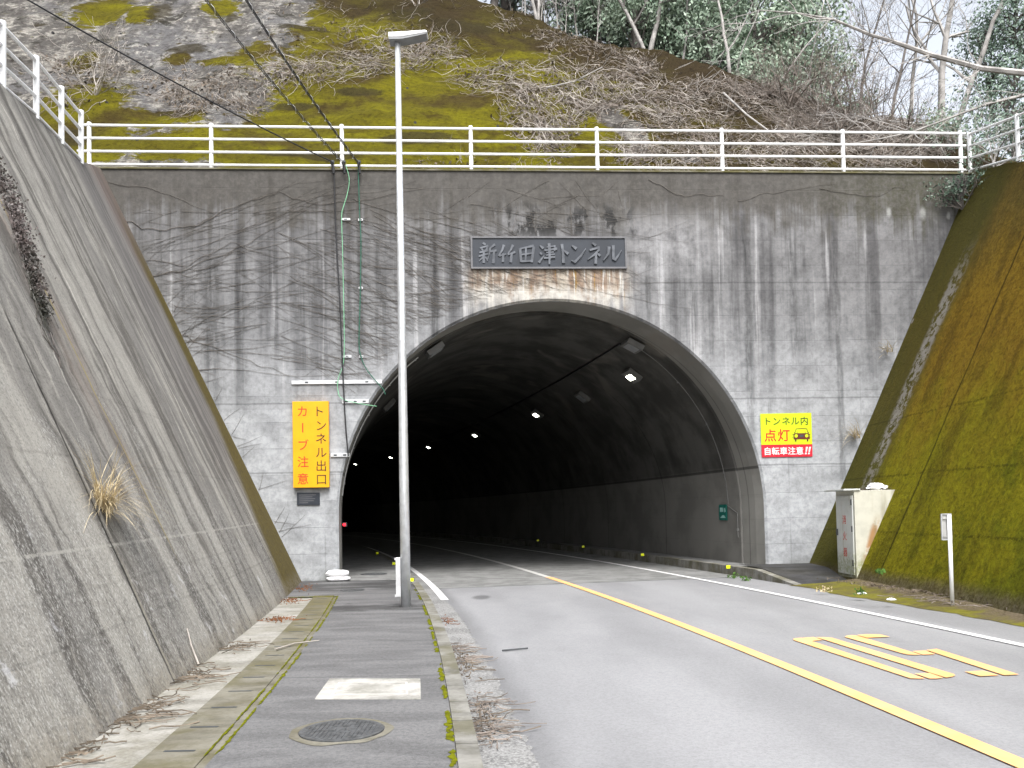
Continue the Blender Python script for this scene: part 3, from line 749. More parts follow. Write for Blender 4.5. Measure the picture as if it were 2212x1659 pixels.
# ------------------------------------------------------------------ writing
_glyph = {}
def glyph(ch, bold):
    if (ch, bold) not in _glyph:
        cu = bpy.data.curves.new('glyph', 'FONT'); cu.body = ch; cu.size = 1; cu.offset = bold; cu.extrude = 0; cu.resolution_u = 3
        o = bpy.data.objects.new('glyph', cu); COL.objects.link(o)
        dg = bpy.context.evaluated_depsgraph_get(); dg.update()
        me = bpy.data.meshes.new_from_object(o.evaluated_get(dg))
        _glyph[(ch, bold)] = ([tuple(v.co) for v in me.vertices], [list(p.vertices) for p in me.polygons])
        bpy.data.objects.remove(o); bpy.data.curves.remove(cu); bpy.data.meshes.remove(me)
    return _glyph[(ch, bold)]
def put_text(b, ch, fn, cx, cz, sx, sz=None, bold=.012, rot=False, shear=0.0, d=0.0):
    """fn(u, v, d) -> point"""
    vs, fs = glyph(ch, bold); sz = sz or sx; out = []
    for (x, y, z) in vs:
        u, v = x-.5, y-.38
        if rot: u, v = v, -u
        u += shear*v; out.append(fn(cx+u*sx, cz+v*sz, d))
    b.add_mesh(out, fs)
def wallfn(u, v, d): return (u, -d, v)          # wall frame, d = distance out of the wall
# name plate
pl = thing('name_plate', 'long dark slate name plate above the arch with raised brushed lettering', 'sign', wld(1.0, -.03, 7.27))
(px0, pz1), (px1, pz0) = W(1020, 516), W(1350, 578)
b = MB(); b.prism([(px0, pz0), (px1, pz0), (px1, pz1), (px0, pz1)], wallfn, .005, .045); np_ = b.build('panel', MAT['slate'], pl, MW, fix=True)
b = MB(); e = .04
for (a0, a1, z0, z1) in ((px0-e, px1+e, pz1, pz1+e), (px0-e, px1+e, pz0-e, pz0), (px0-e, px0, pz0, pz1), (px1, px1+e, pz0, pz1)): b.box(a0, a1, -.07, .01, z0, z1)
b.build('border', MAT['slateframe'], pl, MW)
ST = '''235,195 272,220 30 22|200,262 305,232 16 26|222,268 238,300 20 16|296,250 268,300 24 14|192,318 305,290 18 28|182,366 305,330 18 26|250,300 246,448 28 30|240,372 190,425 22 10|262,368 292,402 14 24|388,215 320,268 34 14|328,262 318,340 288,425 28 12|330,305 408,292 22 30|376,302 366,452 28 32
500,222 478,290 432,362 32 24 16|440,360 528,338 24 18|490,330 488,437 26 34|614,222 590,280 548,335 34 24 14|548,345 642,312 20 26|598,332 585,442 26 36
700,268 716,436 34 30|700,272 800,250 866,236 872,260 848,442 18 22 34 34 30|722,346 850,328 20 20|776,256 770,426 22 24|716,430 846,424 24 22
950,232 994,268 16 34|952,318 976,348 16 30|938,446 962,410 1004,358 32 24 8|1034,252 1140,238 1134,300 18 26 22|1006,292 1166,272 20 30|1030,322 1128,312 18 20|1026,352 1136,340 18 20|1000,390 1142,374 20 28|1064,204 1072,330 1070,468 36 30 22
1226,214 1240,330 1246,452 34 30 36|1246,292 1306,336 18 38
1350,232 1408,272 18 40|1346,418 1386,440 1460,366 1524,270 16 34 26 8
1606,200 1652,232 18 34|1572,290 1700,254 1690,286 1630,348 1548,410 22 32 26 22 8|1654,318 1648,462 26 34|1664,326 1706,362 16 30
1816,248 1806,335 1746,420 38 30 10|1868,230 1870,402 1890,412 1926,366 1972,290 34 32 34 24 8'''
dd = .046
for line in ST.split('\n'):
    b = MB()
    for s_ in line.split('|'):
        tk = s_.split(); P = [tuple(map(float, t.split(','))) for t in tk if ',' in t]; Wd = [float(t) for t in tk if ',' not in t]
        while len(Wd) < len(P): Wd.append(Wd[-1])
        Lp, Rp = [], []
        for i, (x, y) in enumerate(P):
            x0, y0 = P[max(0, i-1)]; x1, y1 = P[min(len(P)-1, i+1)]; l = hypot(x1-x0, y1-y0) or 1; nx_, ny_ = -(y1-y0)/l, (x1-x0)/l
            h = Wd[i]/2; Lp.append((x+nx_*h, y+ny_*h)); Rp.append((x-nx_*h, y-ny_*h))
        tw = lambda q: WF(1160+q[0]/5.027, 570+q[1]/5.027)
        dd += .0006
        for i in range(len(P)-1):
            q4 = [tw(Lp[i]), tw(Lp[i+1]), tw(Rp[i+1]), tw(Rp[i])]
            b.prism(q4, wallfn, .045, dd+.012)
    b.build('lettering', MAT['platetext'], np_, MW, fix=True)

# yellow upright sign
ys_ = thing('warning_sign', 'tall orange-yellow box sign with brown and red vertical lettering', 'sign', wld(-4.6, -.05, 2.14))
b = MB(); q4 = [W(636, 1054), W(713, 1053), W(711.5, 868), W(634, 869)]
b.prism(q4, wallfn, .02, .14); yp_ = b.build('panel', MAT['ysign'], ys_, MW, fix=True, bevel=.004)
z3 = lambda x, y: W((700+x/5.027)/1.15733, (970+y/5.027)/1.15733, .14)
b = MB()
for ch, (x, y) in zip('トンネル出口', [(502, 292), (516, 470), (516, 635), (518, 808), (519, 978), (522, 1145)]):
    u, v = z3(x, y); b = MB(); put_text(b, ch, wallfn, u+(-.03 if ch == 'ト' else 0), v, .27, .27, .004, d=.1435); b.build('lettering', MAT['brown'], yp_, MW)
b = MB()
for ch, (x, y) in zip('カーブ注意', [(282, 293), (285, 500), (290, 718), (290, 928), (290, 1142)]):
    u, v = z3(x, y); b = MB(); put_text(b, ch, wallfn, u, v, .27, .27, .004, rot=(ch == 'ー'), d=.1435); b.build('lettering', MAT['red'], yp_, MW)
# lemon / crimson sign
rs_ = thing('warning_sign', 'square lemon yellow sign with a car drawing above a crimson strip', 'sign', wld(6.6, -.02, 2.69))
z4 = lambda x, y: WF(1860+x/9.759, 1000+y/9.759)
b = MB(); b.prism([z4(415, 1093), z4(1655, 1078), z4(1632, 315), z4(388, 340)], wallfn, .012, .022); lp_ = b.build('panel', MAT['lemon'], rs_, MW, fix=True)
b = MB(); b.prism([z4(430, 1400), z4(1662, 1380), z4(1655.2, 1080), z4(415.2, 1095)], wallfn, .012, .022); cp_ = b.build('strip', MAT['crimson'], rs_, MW, fix=True)
def text_row(mat, items, size, bold, par, cond=1.0, sh=0.0):
    b = MB()
    for ch, x, y in items:
        u, v = z4(x, y); sx = size/9.759/1.15733/92.2
        b = MB(); put_text(b, ch, wallfn, u, v, sx*cond, sx, bold, shear=sh, d=.0255); b.build('lettering', mat, par, MW)
text_row(MAT['ink'], [('ト', 560, 522), ('ン', 785, 520), ('ネ', 1015, 515), ('ル', 1235, 515), ('内', 1460, 508)], 222, .015, lp_)
text_row(MAT['red'], [('点', 632, 868), ('灯', 962, 862)], 325, .020, lp_)
text_row(MAT['white'], [('自', 565, 1252), ('転', 760, 1247), ('車', 958, 1245), ('注', 1155, 1243), ('意', 1350, 1240)], 205, .014, cp_)
b = MB()
for dx in (0, 75):
    b = MB()
    for poly in ([(1500+dx, 1145), (1548+dx, 1143), (1520+dx, 1265), (1490+dx, 1266)], [(1482+dx, 1285), (1520+dx, 1283), (1512+dx, 1325), (1474+dx, 1326)]):
        b.face([wallfn(*z4(*p), .0255) for p in poly])
    b.build('lettering', MAT['white'], cp_, MW)
b = MB()
for poly in ([(1195, 830), (1230, 812), (1560, 810), (1590, 830), (1598, 960), (1200, 965)], [(1232, 960), (1270, 960), (1270, 1018), (1232, 1020)], [(1520, 958), (1560, 958), (1560, 1015), (1520, 1016)]):
    b.face([wallfn(*z4(*p), .0252) for p in poly])
def strok(b, pts, wd, d):
    for (x0, y0), (x1, y1) in zip(pts, pts[1:]):
        l = hypot(x1-x0, y1-y0); nx_, ny_ = -(y1-y0)/l*wd/2, (x1-x0)/l*wd/2
        b.face([wallfn(*z4(*p), d) for p in ((x0+nx_, y0+ny_), (x1+nx_, y1+ny_), (x1-nx_, y1-ny_), (x0-nx_, y0-ny_))])
strok(b, [(1228, 815), (1262, 708), (1395, 698), (1520, 705), (1556, 812)], 16, .0256)
for s_ in ([(1165, 835), (1200, 850)], [(1165, 915), (1200, 905)], [(1612, 835), (1580, 850)], [(1612, 912), (1580, 902)], [(1282, 812), (1296, 778)], [(1490, 808), (1478, 775)], [(1210, 800), (1232, 780)], [(1575, 800), (1550, 778)]): strok(b, s_, 10, .0258)
cd_ = b.build('car_drawing', MAT['carbody'], lp_, MW)
for (cx_, cy_) in ((1262, 878), (1518, 874)):
    b = MB(); b.face([wallfn(*z4(cx_+40*cos(a*pi/8), cy_+40*sin(a*pi/8)), .0262) for a in range(16)]); b.build('car_headlamp', MAT['lemon'], lp_, MW)
b = MB()
b.face([wallfn(*z4(*p), .0262) for p in ((1340, 850), (1450, 848), (1440, 905), (1348, 907))]); b.build('car_grille', MAT['grey'], lp_, MW)
# small blank plaque
pq = thing('plaque', 'small dark blank plaque under the tall yellow sign', 'plaque', wld(-4.7, -.02, 1.75))
b = MB(); b.prism([W(642, 1091), W(691, 1091), W(691, 1064), W(642, 1064)], wallfn, .004, .03); b.build('panel', MAT['slate'], pq, MW, fix=True)
b = MB(); p0, p1 = W(642, 1064), W(691, 1091)
for k in range(5):
    zz = p0[1]-.06-k*.045; b.box(p0[0]+.05, p0[0]+.05+(.38, .3, .36, .33, .2)[k], -.0325, -.030, zz-.006, zz+.006)
b.build('engraving', MAT['slateframe'], pq, MW)

# ------------------------------------------------------------------ cables on the wall
z7 = lambda x, y: WF(780+x/2.1267, 370+y/2.1267)
def wall_cable(name, label, pts, mat, r, off=.05):
    b = MB(); P = [z7(*p) for p in pts]; Q = []
    for i in range(len(P)-1):                 # Catmull-Rom
        p0, p1, p2, p3 = P[max(i-1, 0)], P[i], P[i+1], P[min(i+2, len(P)-1)]
        for s_ in range(6):
            t = s_/6; f = [.5*((2*p1[k])+(-p0[k]+p2[k])*t+(2*p0[k]-5*p1[k]+4*p2[k]-p3[k])*t*t+(-p0[k]+3*p1[k]-3*p2[k]+p3[k])*t**3) for k in (0, 1)]
            Q.append(wallfn(f[0], f[1], off))
    Q.append(wallfn(*P[-1], off)); b.tube(Q, r, 6)
    o = b.build(name, mat, None, MW, smooth=True); return tag(o, label, 'cable')
wall_cable('cable', 'black cable hanging down the portal to the left edge of the arch', [(120, 110), (130, 450), (150, 800), (165, 1150), (180, 1450), (196, 1640)], MAT['black'], .017, .10)
wall_cable('cable', 'pale green cable looping down the portal between the two metal rails', [(180, 95), (200, 170), (190, 250), (166, 330), (160, 380), (166, 600), (172, 900), (174, 1050), (168, 1150), (142, 1230), (140, 1290), (162, 1335), (250, 1360), (345, 1375)], MAT['grn'], .009, .07)
wall_cable('cable', 'dark green cable curving down the portal into the tunnel mouth', [(247, 85), (255, 350), (262, 500), (258, 800), (252, 1030), (262, 1110), (292, 1180), (340, 1240), (376, 1280), (392, 1312)], MAT['dgrn'], .012, .07)
def bracket(x0, x1, y, h, label, group=None, holes=2, name='cable_bracket'):
    t = thing(name, label, 'bracket', wld(*(lambda q: (q[0], -.02, q[1]))(z7(x0, y))), group)
    (u0, v), (u1, _) = z7(x0, y), z7(x1, y); b = MB()
    b.box(u0, u1, -.035, -.004, v-h/2, v+h/2); b.build('channel', MAT['steel'], t, MW, bevel=.004)
    for k in range(holes):
        u = u0+(u1-u0)*(k+.5)/holes; s_ = MB(); s_.box(u-.035, u+.035, -.039, -.034, v-h*.2, v+h*.2); s_.build('slot', MAT['grey'], t, MW)
bracket(-108, 372, 1248, .085, 'long white slotted metal rail above the yellow sign', None, 3, 'mounting_rail')
bracket(160, 302, 1349, .085, 'shorter white slotted metal rail under the long one at the arch', None, 3, 'mounting_rail')
bracket(100, 200, 1634, .085, 'grey slotted metal rail between the yellow sign and the arch', None, 2, 'mounting_rail')
for (x0, x1, y, lb) in ((156, 204, 381, 'upper small bracket holding the pale green cable'), (246, 271, 384, 'upper small bracket holding the dark green cable'), (249, 271, 746, 'middle small bracket holding the dark green cable'), (165, 210, 1111, 'lower small bracket holding the pale green cable'), (252, 274, 1111, 'lower small bracket holding the dark green cable')):
    bracket(x0, x1, y, .05, lb, None, 1)
# cable anchors at the coping
for (x, lb) in ((112, 'dark cable anchor at the coping where the plain wire ends'), (172, 'dark cable anchor at the coping beside the third post'), (252, 'dark cable anchor at the coping above the dark green cable')):
    u, v = z7(x, 92); t = thing('cable_anchor', lb, 'anchor', wld(u, -.12, v)); b = MB()
    b.tube([(u, -.05, v+.06), (u, -.16, v-.02)], .045, 8); b.build('clamp', MAT['grey'], t, MW); b = MB(); b.tube([(u, -.12, v), (u+.02, -.12, v-.25)], .03, 6); b.build('sleeve', MAT['black'], t, MW)
# overhead wires towards the upper left
def overhead(name, label, xa, va, px, py, tt, r, helix):
    p0 = Vector(wld(xa, -.12, va)); p1 = Vector(tuple(CAM+ray(px, py)*tt)); b = MB(); n = 24; pts = []
    for i in range(n+1):
        t = i/n; p = p0.lerp(p1, t); p.z -= .35*4*t*(1-t)*.25; pts.append(p)
    b.tube(pts, r, 6); o = b.build(name, MAT['black'], None, smooth=True) if not helix else None
    if helix:
        t_ = thing(name, label, 'wire', tuple(p0)); b.build('wire', MAT['black'], t_, smooth=True); h = MB(); Lh = (p1-p0).length; turns = int(Lh/.30); N_ = turns*7; q_ = []
        d = (p1-p0).normalized(); a = d.orthogonal().normalized(); bb = d.cross(a)
        for i in range(N_+1):
            t = i/N_; p = p0.lerp(p1, t); p.z -= .35*4*t*(1-t)*.25+.04; an = 2*pi*turns*t
            q_.append(p+a*cos(an)*.042+bb*sin(an)*.042)
        h.tube(q_, .005, 3); h.build('hanger_coil', MAT['steel'], t_)
        h = MB(); h.tube([p-Vector((0, 0, .045)) for p in pts], r*.9, 5); h.build('lower_cable', MAT['black'], t_)
    else: tag(o, label, 'wire')
ua, va = z7(112, 85); overhead('overhead_wire', 'plain thin dark wire running from the portal to the upper left corner', ua, va, 40, -12, 13, .014, False)
ua, va = z7(172, 88); overhead('overhead_wire', 'coil wrapped overhead cable ending beside the third railing post', ua, va, 420, -35, 14, .010, True)
ua, va = z7(250, 88); overhead('overhead_wire', 'coil wrapped overhead cable ending above the dark green cable', ua, va, 508, -40, 14, .012, True)

# ------------------------------------------------------------------ street lamp
LX, LY = -1.745, 13.4
sl_ = thing('street_lamp', 'tall galvanised street lamp with a flat white head on the footway edge', 'street lamp', (LX, LY, 0))
b = MB(); b.tube([(LX, LY, -.05), (LX-.002, LY, 2.0), (LX-.0, LY, 5), (LX+.0, LY, 9.275)], [.082, .076, .062, .043], 20); b.build('pole', MAT['galv'], sl_, smooth=True)
b = MB(); b.box(LX-.15, LX-.072, LY-.075, LY+.045, .17, .80); jb_ = b.build('junction_box', MAT['steel'], sl_, bevel=.008)
for zz in (.19, .78):
    b = MB(); b.box(LX-.165, LX-.15, LY-.075, LY-.055, zz-.02, zz+.02); b.build('latch', MAT['steel'], jb_)
b = MB(); prof = [(-.14, 9.30), (.02, 9.305), (.30, 9.36), (.50, 9.42), (.50, 9.475), (.10, 9.455), (-.14, 9.45)]
b.prism([(-.14, 9.30), (.06, 9.30), (.30, 9.335), (.49, 9.368), (.505, 9.39), (.47, 9.41), (.08, 9.39), (-.14, 9.385)], lambda u, v, d: (LX+u, LY+d, v), -.12, .12)
lh_ = b.build('lamp_head', MAT['rail'], sl_, fix=True, bevel=.015)
b = MB(); b.prism([(-.13, 9.27), (.08, 9.27), (.30, 9.31), (.48, 9.35), (.49, 9.368), (.30, 9.334), (.06, 9.299), (-.13, 9.299)], lambda u, v, d: (LX+u, LY+d, v), -.11, .11)
b.build('lamp_lens', MAT['lampgrey'], lh_, fix=True)

# ------------------------------------------------------------------ fire extinguisher cabinet
fb = thing('extinguisher_cabinet', 'pale grey fire extinguisher cabinet set into the mossy slope by the portal', 'cabinet', (7.2, 17.4, 0))
def pz(u, v, d): return (u, d, v)
b = MB(); b.prism([(7.0, -.05), (7.0, 1.80), (7.92, 1.80), (7.02, -.05)], pz, 16.97, 17.93); b.build('body', MAT['boxbody'], fb, fix=True, bevel=.006)
b = MB(); b.box(6.975, 6.998, 17.03, 17.88, .06, 1.70); door = b.build('door', MAT['boxdoor'], fb, bevel=.006)
b = MB(); b.box(6.78, 7.12, 16.94, 17.98, 1.80, 1.835); b.build('canopy', MAT['boxdoor'], fb, bevel=.006)
b = MB(); b.box(6.968, 6.9749, 17.08, 17.83, 1.60, 1.70); b.build('door_rail', MAT['boxdoor'], door)
for zz in (.25, .95, 1.5):
    b = MB(); b.box(6.958, 6.9745, 17.04, 17.075, zz, zz+.12); b.build('hinge', MAT['grey'], door)
b = MB(); b.box(6.945, 6.9745, 17.80, 17.84, .86, 1.0); b.build('handle', MAT['grey'], door)
b = MB()
for ch, zz in zip('消火器', (1.20, .86, .52)): b = MB(); put_text(b, ch, lambda u, v, d: (6.9735, -u, v), -17.45, zz, .20, .20, .012); b.build('lettering', MAT['red'], door)
# crumpled sheet on the cabinet
def blob(name, label, cat, at, r, seed, mat, flat=.45):
    b = MB(); rng = random.Random(seed); n, k = 12, 18
    for i in range(n+1):
        th = pi*i/n
        for j in range(k):
            ph = 2*pi*j/k; v = Vector((sin(th)*cos(ph), sin(th)*sin(ph), cos(th)))
            f = 1+.55*mnoise.noise(v*2.3+Vector((seed, 0, 0)))+.25*mnoise.noise(v*6+Vector((0, seed, 0)))
            b.vert((at[0]+v.x*r[0]*f, at[1]+v.y*r[1]*f, max(at[2], at[2]+r[2]*.5+v.z*r[2]*f)))
    for i in range(n):
        for j in range(k): b.f.append([i*k+j, i*k+(j+1) % k, (i+1)*k+(j+1) % k, (i+1)*k+j])
    o = b.build(name, mat); return tag(o, label, cat)
blob('plastic_sheet', 'crumpled white plastic sheet lying on top of the cabinet', 'litter', (7.55, 17.15, 1.803), (.19, .15, .09), 3, MAT['paper'])
b = MB(); rng = random.Random(2)
for i in range(120):
    x, y = 7.15+rng.random()*.65, 17.0+rng.random()*.7; a = rng.random()*6; s_ = .03+.04*rng.random(); z = 1.806+rng.random()*.03
    b.face([(x+s_*cos(a), y+s_*sin(a), z), (x-s_*sin(a)*.5, y+s_*cos(a)*.5, z+.01), (x-s_*cos(a), y-s_*sin(a), z), (x+s_*sin(a)*.5, y-s_*cos(a)*.5, z+.008)])
tag(b.build('leaf_litter', MAT['litter']), 'dead leaves lying on top of the cabinet', 'litter', kind='stuff')
for k, (px, py, lb) in enumerate(((1742, 1222, 'white scrap on the dark asphalt by the portal corner'), (1862, 1279, 'white scrap at the foot of the mossy slope near the cabinet'), (1925, 1292, 'small white scrap in the dead leaves along the mossy slope'))):
    p = G(px, py, .03); blob('paper_scrap', lb, 'litter', (p[0], p[1], .0), (.07, .04, .02), 10+k, MAT['paper'])
# ------------------------------------------------------------------ marker post (seen from behind)
MX, MY = 6.76, 12.85
mk = thing('marker_post', 'white marker post with a small framed plate seen from behind', 'marker post', (MX, MY, -.03))
b = MB(); b.tube([(MX, MY, -.15), (MX, MY, 1.32)], .030, 12); b.build('pole', MAT['rail'], mk, smooth=True)
b = MB(); b.box(MX-.105, MX+.035, MY+.032, MY+.040, .94, 1.33); mp_ = b.build('plate', MAT['lampcase'], mk)
b = MB()
for (a0, a1, z0, z1) in ((-.115, -.102, .93, 1.34), (.032, .045, .93, 1.34), (-.102, .032, .93, .943), (-.102, .032, 1.327, 1.34)): b.box(MX+a0, MX+a1, MY+.012, MY+.0405, z0, z1)
b.build('rim', MAT['steel'], mp_)
for zz in (.99, 1.27):
    b = MB(); b.box(MX-.095, MX+.035, MY+.012, MY+.031, zz-.014, zz+.014); b.build('clamp', MAT['lampcase'], mp_)
# ------------------------------------------------------------------ sandbags
def sandbag(at, a, b_, h, rot, seed, label):
    q_ = MB(); n, k = 14, 26; R_ = Matrix.Rotation(rot, 3, 'Z')
    for i in range(n+1):
        th = pi*i/n
        for j in range(k):
            ph = 2*pi*j/k; cx, cy, cz = sin(th)*cos(ph), sin(th)*sin(ph), cos(th); sg = lambda v, e: (abs(v)**e)*(1 if v > 0 else -1)
            v = Vector((sg(cx, .6)*a, sg(cy, .6)*b_, sg(cz, .75)*h)); f = 1+.10*mnoise.noise(Vector((cx*2.4+seed, cy*2.4, cz*2.4)))
            v = Vector((v.x*f, v.y*f, v.z*(f+.12*mnoise.noise(Vector((cx*5, cy*5, seed)))))); v = R_ @ v
            q_.vert((at[0]+v.x, at[1]+v.y, at[2]+h+v.z))
    for i in range(n):
        for j in range(k): q_.f.append([i*k+j, (i+1)*k+j, (i+1)*k+(j+1) % k, i*k+(j+1) % k])
    t = thing('sandbag', label, 'sandbag', tuple(at)); q_.build('sack', MAT['bag'], t, smooth=True)
    s_ = MB(); pts = [Vector((at[0], at[1], at[2]+h)) + R_ @ Vector((a*.9*cos(x), -b_*.98*abs(sin(x))-.004, .006*sin(5*x))) for x in np.linspace(.15, pi-.15, 14)]
    s_.tube(pts, .007, 5); s_.build('seam', plain('sack_seam', (.55, .55, .56), .8), t)
bx = wld(-4.02, -.17, 0); sandbag((bx[0], bx[1], 0.0), .265, .16, .055, .05, 1, 'white sandbag flat on the pavement under another sandbag by the arch')
sandbag((bx[0]-.02, bx[1], .108), .26, .15, .07, -.02, 6, 'white sandbag on top of another sandbag at the foot of the arch')
# ------------------------------------------------------------------ manholes and lid
def manhole(x, y, z, r, label, ring=True):
    t = thing('manhole_cover', label, 'manhole cover', (x, y, z)); nn = 40
    b = MB(); b.prism([(x+r*cos(2*pi*i/nn), y+r*sin(2*pi*i/nn)) for i in range(nn)], lambda u, v, d: (u, v, d), z+.012, z-.05); b.build('lid', MAT['iron'], t, fix=True)
    b = MB(); rng = random.Random(1)
    for i in range(-9, 10):
        for j in range(-9, 10):
            u, v = i*r/9.5, j*r/9.5
            if hypot(u, v) < r*.88 and not (abs(u) < r*.26 and abs(v) < r*.26): b.box(x+u-.012, x+u+.012, y+v-.012, y+v+.012, z+.0122, z+.016)
    for i in range(3): b.box(x-.08+i*.065, x-.04+i*.065, y-.04, y+.04, z+.0122, z+.0165)
    b.build('tread', MAT['iron'], t)
    if ring:
        b = MB(); ro = r+.065
        for i in range(nn):
            a0, a1 = 2*pi*i/nn, 2*pi*(i+1)/nn; w0, w1 = (ro+.035*mnoise.noise((cos(a0)*2, sin(a0)*2, 0)), ro+.035*mnoise.noise((cos(a1)*2, sin(a1)*2, 0)))
            b.face([(x+(r+.006)*cos(a0), y+(r+.006)*sin(a0), z+.006), (x+w0*cos(a0), y+w0*sin(a0), z+.004), (x+w1*cos(a1), y+w1*sin(a1), z+.004), (x+(r+.006)*cos(a1), y+(r+.006)*sin(a1), z+.006)])
        b.build('collar', MAT['cover'], t)
manhole(-1.215, 5.81, 0, .29, 'round iron manhole cover with a mortar collar in the near footway')
manhole(-3.22, 16.55, 0, .24, 'dark round manhole cover in the footway in front of the sandbags', False)
manhole(-3.5, 20.8, .006, .33, 'dark manhole cover in the tunnel footway behind the sandbags', False)
ld = thing('inspection_lid', 'pale square concrete inspection lid set into the footway', 'inspection lid', (-1.25, 7.2, 0))
b = MB(); P4 = [G(680, 1511), G(909, 1511), G(908, 1467), G(712, 1467)]
b.prism([(p[0], p[1]) for p in P4], lambda u, v, d: (u, v, d), .006, -.06); b.build('slab', MAT['patch'], ld, fix=True)
b = MB(); cx_ = sum(p[0] for p in P4)/4; cy_ = sum(p[1] for p in P4)/4
fr = [(cx_+(p[0]-cx_)*.74, cy_+(p[1]-cy_)*.62) for p in P4]; fr2 = [(cx_+(p[0]-cx_)*.70, cy_+(p[1]-cy_)*.56) for p in P4]
for i in range(4): b.face([(*fr[i], .0072), (*fr[(i+1) % 4], .0072), (*fr2[(i+1) % 4], .0072), (*fr2[i], .0072)])
b.build('seam', plain('lid_frame', (.50, .49, .46), .8), ld)
# ------------------------------------------------------------------ tunnel fittings
def lamp_case(y, ang, lit, label, group):
    p = lining_at(y, ang, R0-.13); nrm = Vector((-sin(radians(ang)), 0, -cos(radians(ang)))); t = thing('tunnel_lamp', label, 'lamp', tuple(p), group)
    tx = Vector((cos(radians(ang)), 0, -sin(radians(ang)))); ty = Vector((cslope(y), 1, 0)).normalized(); b = MB()
    def q8(a, d_, h0, h1):
        v = []
        for h in (h0, h1):
            for (u, w_) in ((-a, -d_), (a, -d_), (a, d_), (-a, d_)): v.append(p+tx*u+ty*w_+nrm*h)
        return v
    fs = [[3, 2, 1, 0], [4, 5, 6, 7]]+[[i, (i+1) % 4, 4+(i+1) % 4, 4+i] for i in range(4)]
    b.add_mesh(q8(.22, .27, .0, .13), fs); cs_ = b.build('case', MAT['darkcase'], t)
    b = MB(); b.add_mesh(q8(.09 if lit else .16, .19 if lit else .2, .131, .142), fs); b.build('lens', MAT['lamplit'] if lit else MAT['lampgrey'], cs_)
lamp_case(20.95, 29.5, False, 'unlit lamp box just inside the crown of the arch on the right', None)
lamp_case(20.25, -33, False, 'unlit lamp box just inside the arch on the left, with a pale case', None)
lamp_case(27.4, 38, False, 'unlit lamp box between the nearest and second nearest lit tunnel lamps', None)
lamp_case(25.6, -45, False, 'nearest dim unlit lamp box on the left tunnel vault', None)
for i, (y, a) in enumerate(((22.95, 38.8), (32.6, 36.4), (42.2, 33.6), (51.5, 29.4), (61.3, 27.4), (71.1, 23.0))):
    lamp_case(y, a, True, ('brightest lit lamp, the nearest on the right of the tunnel vault', 'second nearest lit lamp on the tunnel vault', 'third lit lamp along the tunnel vault', 'fourth lit lamp along the tunnel vault, right of the lamp pole', 'fifth lit lamp in the tunnel, just left of the lamp pole', 'farthest lit lamp, by the left edge of the arch')[i], 'lit lamps along the tunnel')
def reflector(x, y, z, k, side):
    t = thing('kerb_reflector', ('yellow reflector on the right kerb of the tunnel', 'yellow reflector on the left kerb of the tunnel')[side]+', number %d from the mouth' % k if False else (
        ['nearest', 'second', 'third', 'fourth', 'fifth', 'sixth'][k]+' yellow reflector from the mouth on the '+('right', 'left')[side]+' tunnel kerb'), 'reflector', (x, y, z), 'yellow kerb reflectors in the tunnel')
    b = MB(); b.box(x-.045, x+.045, y-.02, y+.02, z, z+.075); b.build('lens', MAT['refl'], t, bevel=.004)
    b = MB(); b.box(x-.055, x+.055, y+.0205, y+.04, z-.01, z+.085); b.build('backing', MAT['grey'], t)
for k, (px, py) in enumerate([(1573, 1228), (1388, 1201), (1260, 1183), (1162, 1169), (1080, 1158), (1010, 1152)]):
    p = G(px, py, .10); reflector(p[0], p[1], .10, k, 0)
for k, (px, py) in enumerate([(889, 1256), (851, 1220), (815, 1197)]):
    p = G(px, py, .012); reflector(p[0], p[1], .012, k, 1)
gs = thing('exit_sign', 'small green pictogram sign on the right tunnel wall', 'sign', (5.7, 22.0, 1.2))
def gsf(u, v, d): p = lining_at(u, 90, R0-.10-d); return (p.x, p.y, v)
b = MB(); b.prism([(21.45, 1.17), (22.05, 1.17), (22.05, 1.58), (21.45, 1.58)], gsf, .01, .03); b.build('panel', MAT['gsign'], gs, fix=True)
b = MB(); b.prism([(21.52, 1.23), (21.98, 1.23), (21.85, 1.30), (21.7, 1.30)], gsf, .03, .034); b.prism([(21.52, 1.40), (21.62, 1.37), (21.66, 1.48), (21.56, 1.50)], gsf, .03, .034); b.prism([(21.74, 1.39), (21.98, 1.39), (21.98, 1.50), (21.74, 1.50)], gsf, .03, .034)
b.build('pictogram', MAT['gtext'], gs, fix=True)
for (y, z, lb) in ((53.3, 1.62, 'small red lamp deep inside the tunnel'), (19.95, 1.27, 'small red lamp at the left edge of the tunnel mouth')):
    p = lining_at(y, -90, R0-.16); t = thing('red_lamp', lb, 'lamp', (p.x, p.y, z)); b = MB()
    s_ = .06 if y > 30 else .03
    b.tube([(p.x, p.y-.02, z), (p.x, p.y-.06, z)], s_, 10); b.build('lens', MAT['redlight'], t); b = MB(); b.box(p.x-s_*1.4, p.x+s_*1.4, p.y-.0195, p.y+.1, z-s_*1.6, z+s_*1.6); b.build('case', MAT['grey'], t)
p = lining_at(54.0, -90, R0-.6); et = thing('emergency_box', 'small pale box beside the red lamp deep in the tunnel', 'box', (p.x, p.y, 1.35)); b = MB(); b.box(p.x+.0, p.x+.16, p.y, p.y+.1, 1.38, 1.85)
b.build('face', plain('pale_lit_panel', (.75, .85, .95), .4, .4, 0, .1, 4, .35), et); b = MB(); b.box(p.x-.02, p.x+.18, p.y+.101, p.y+.2, 1.3, 1.88); b.build('case', MAT['lampcase'], et)

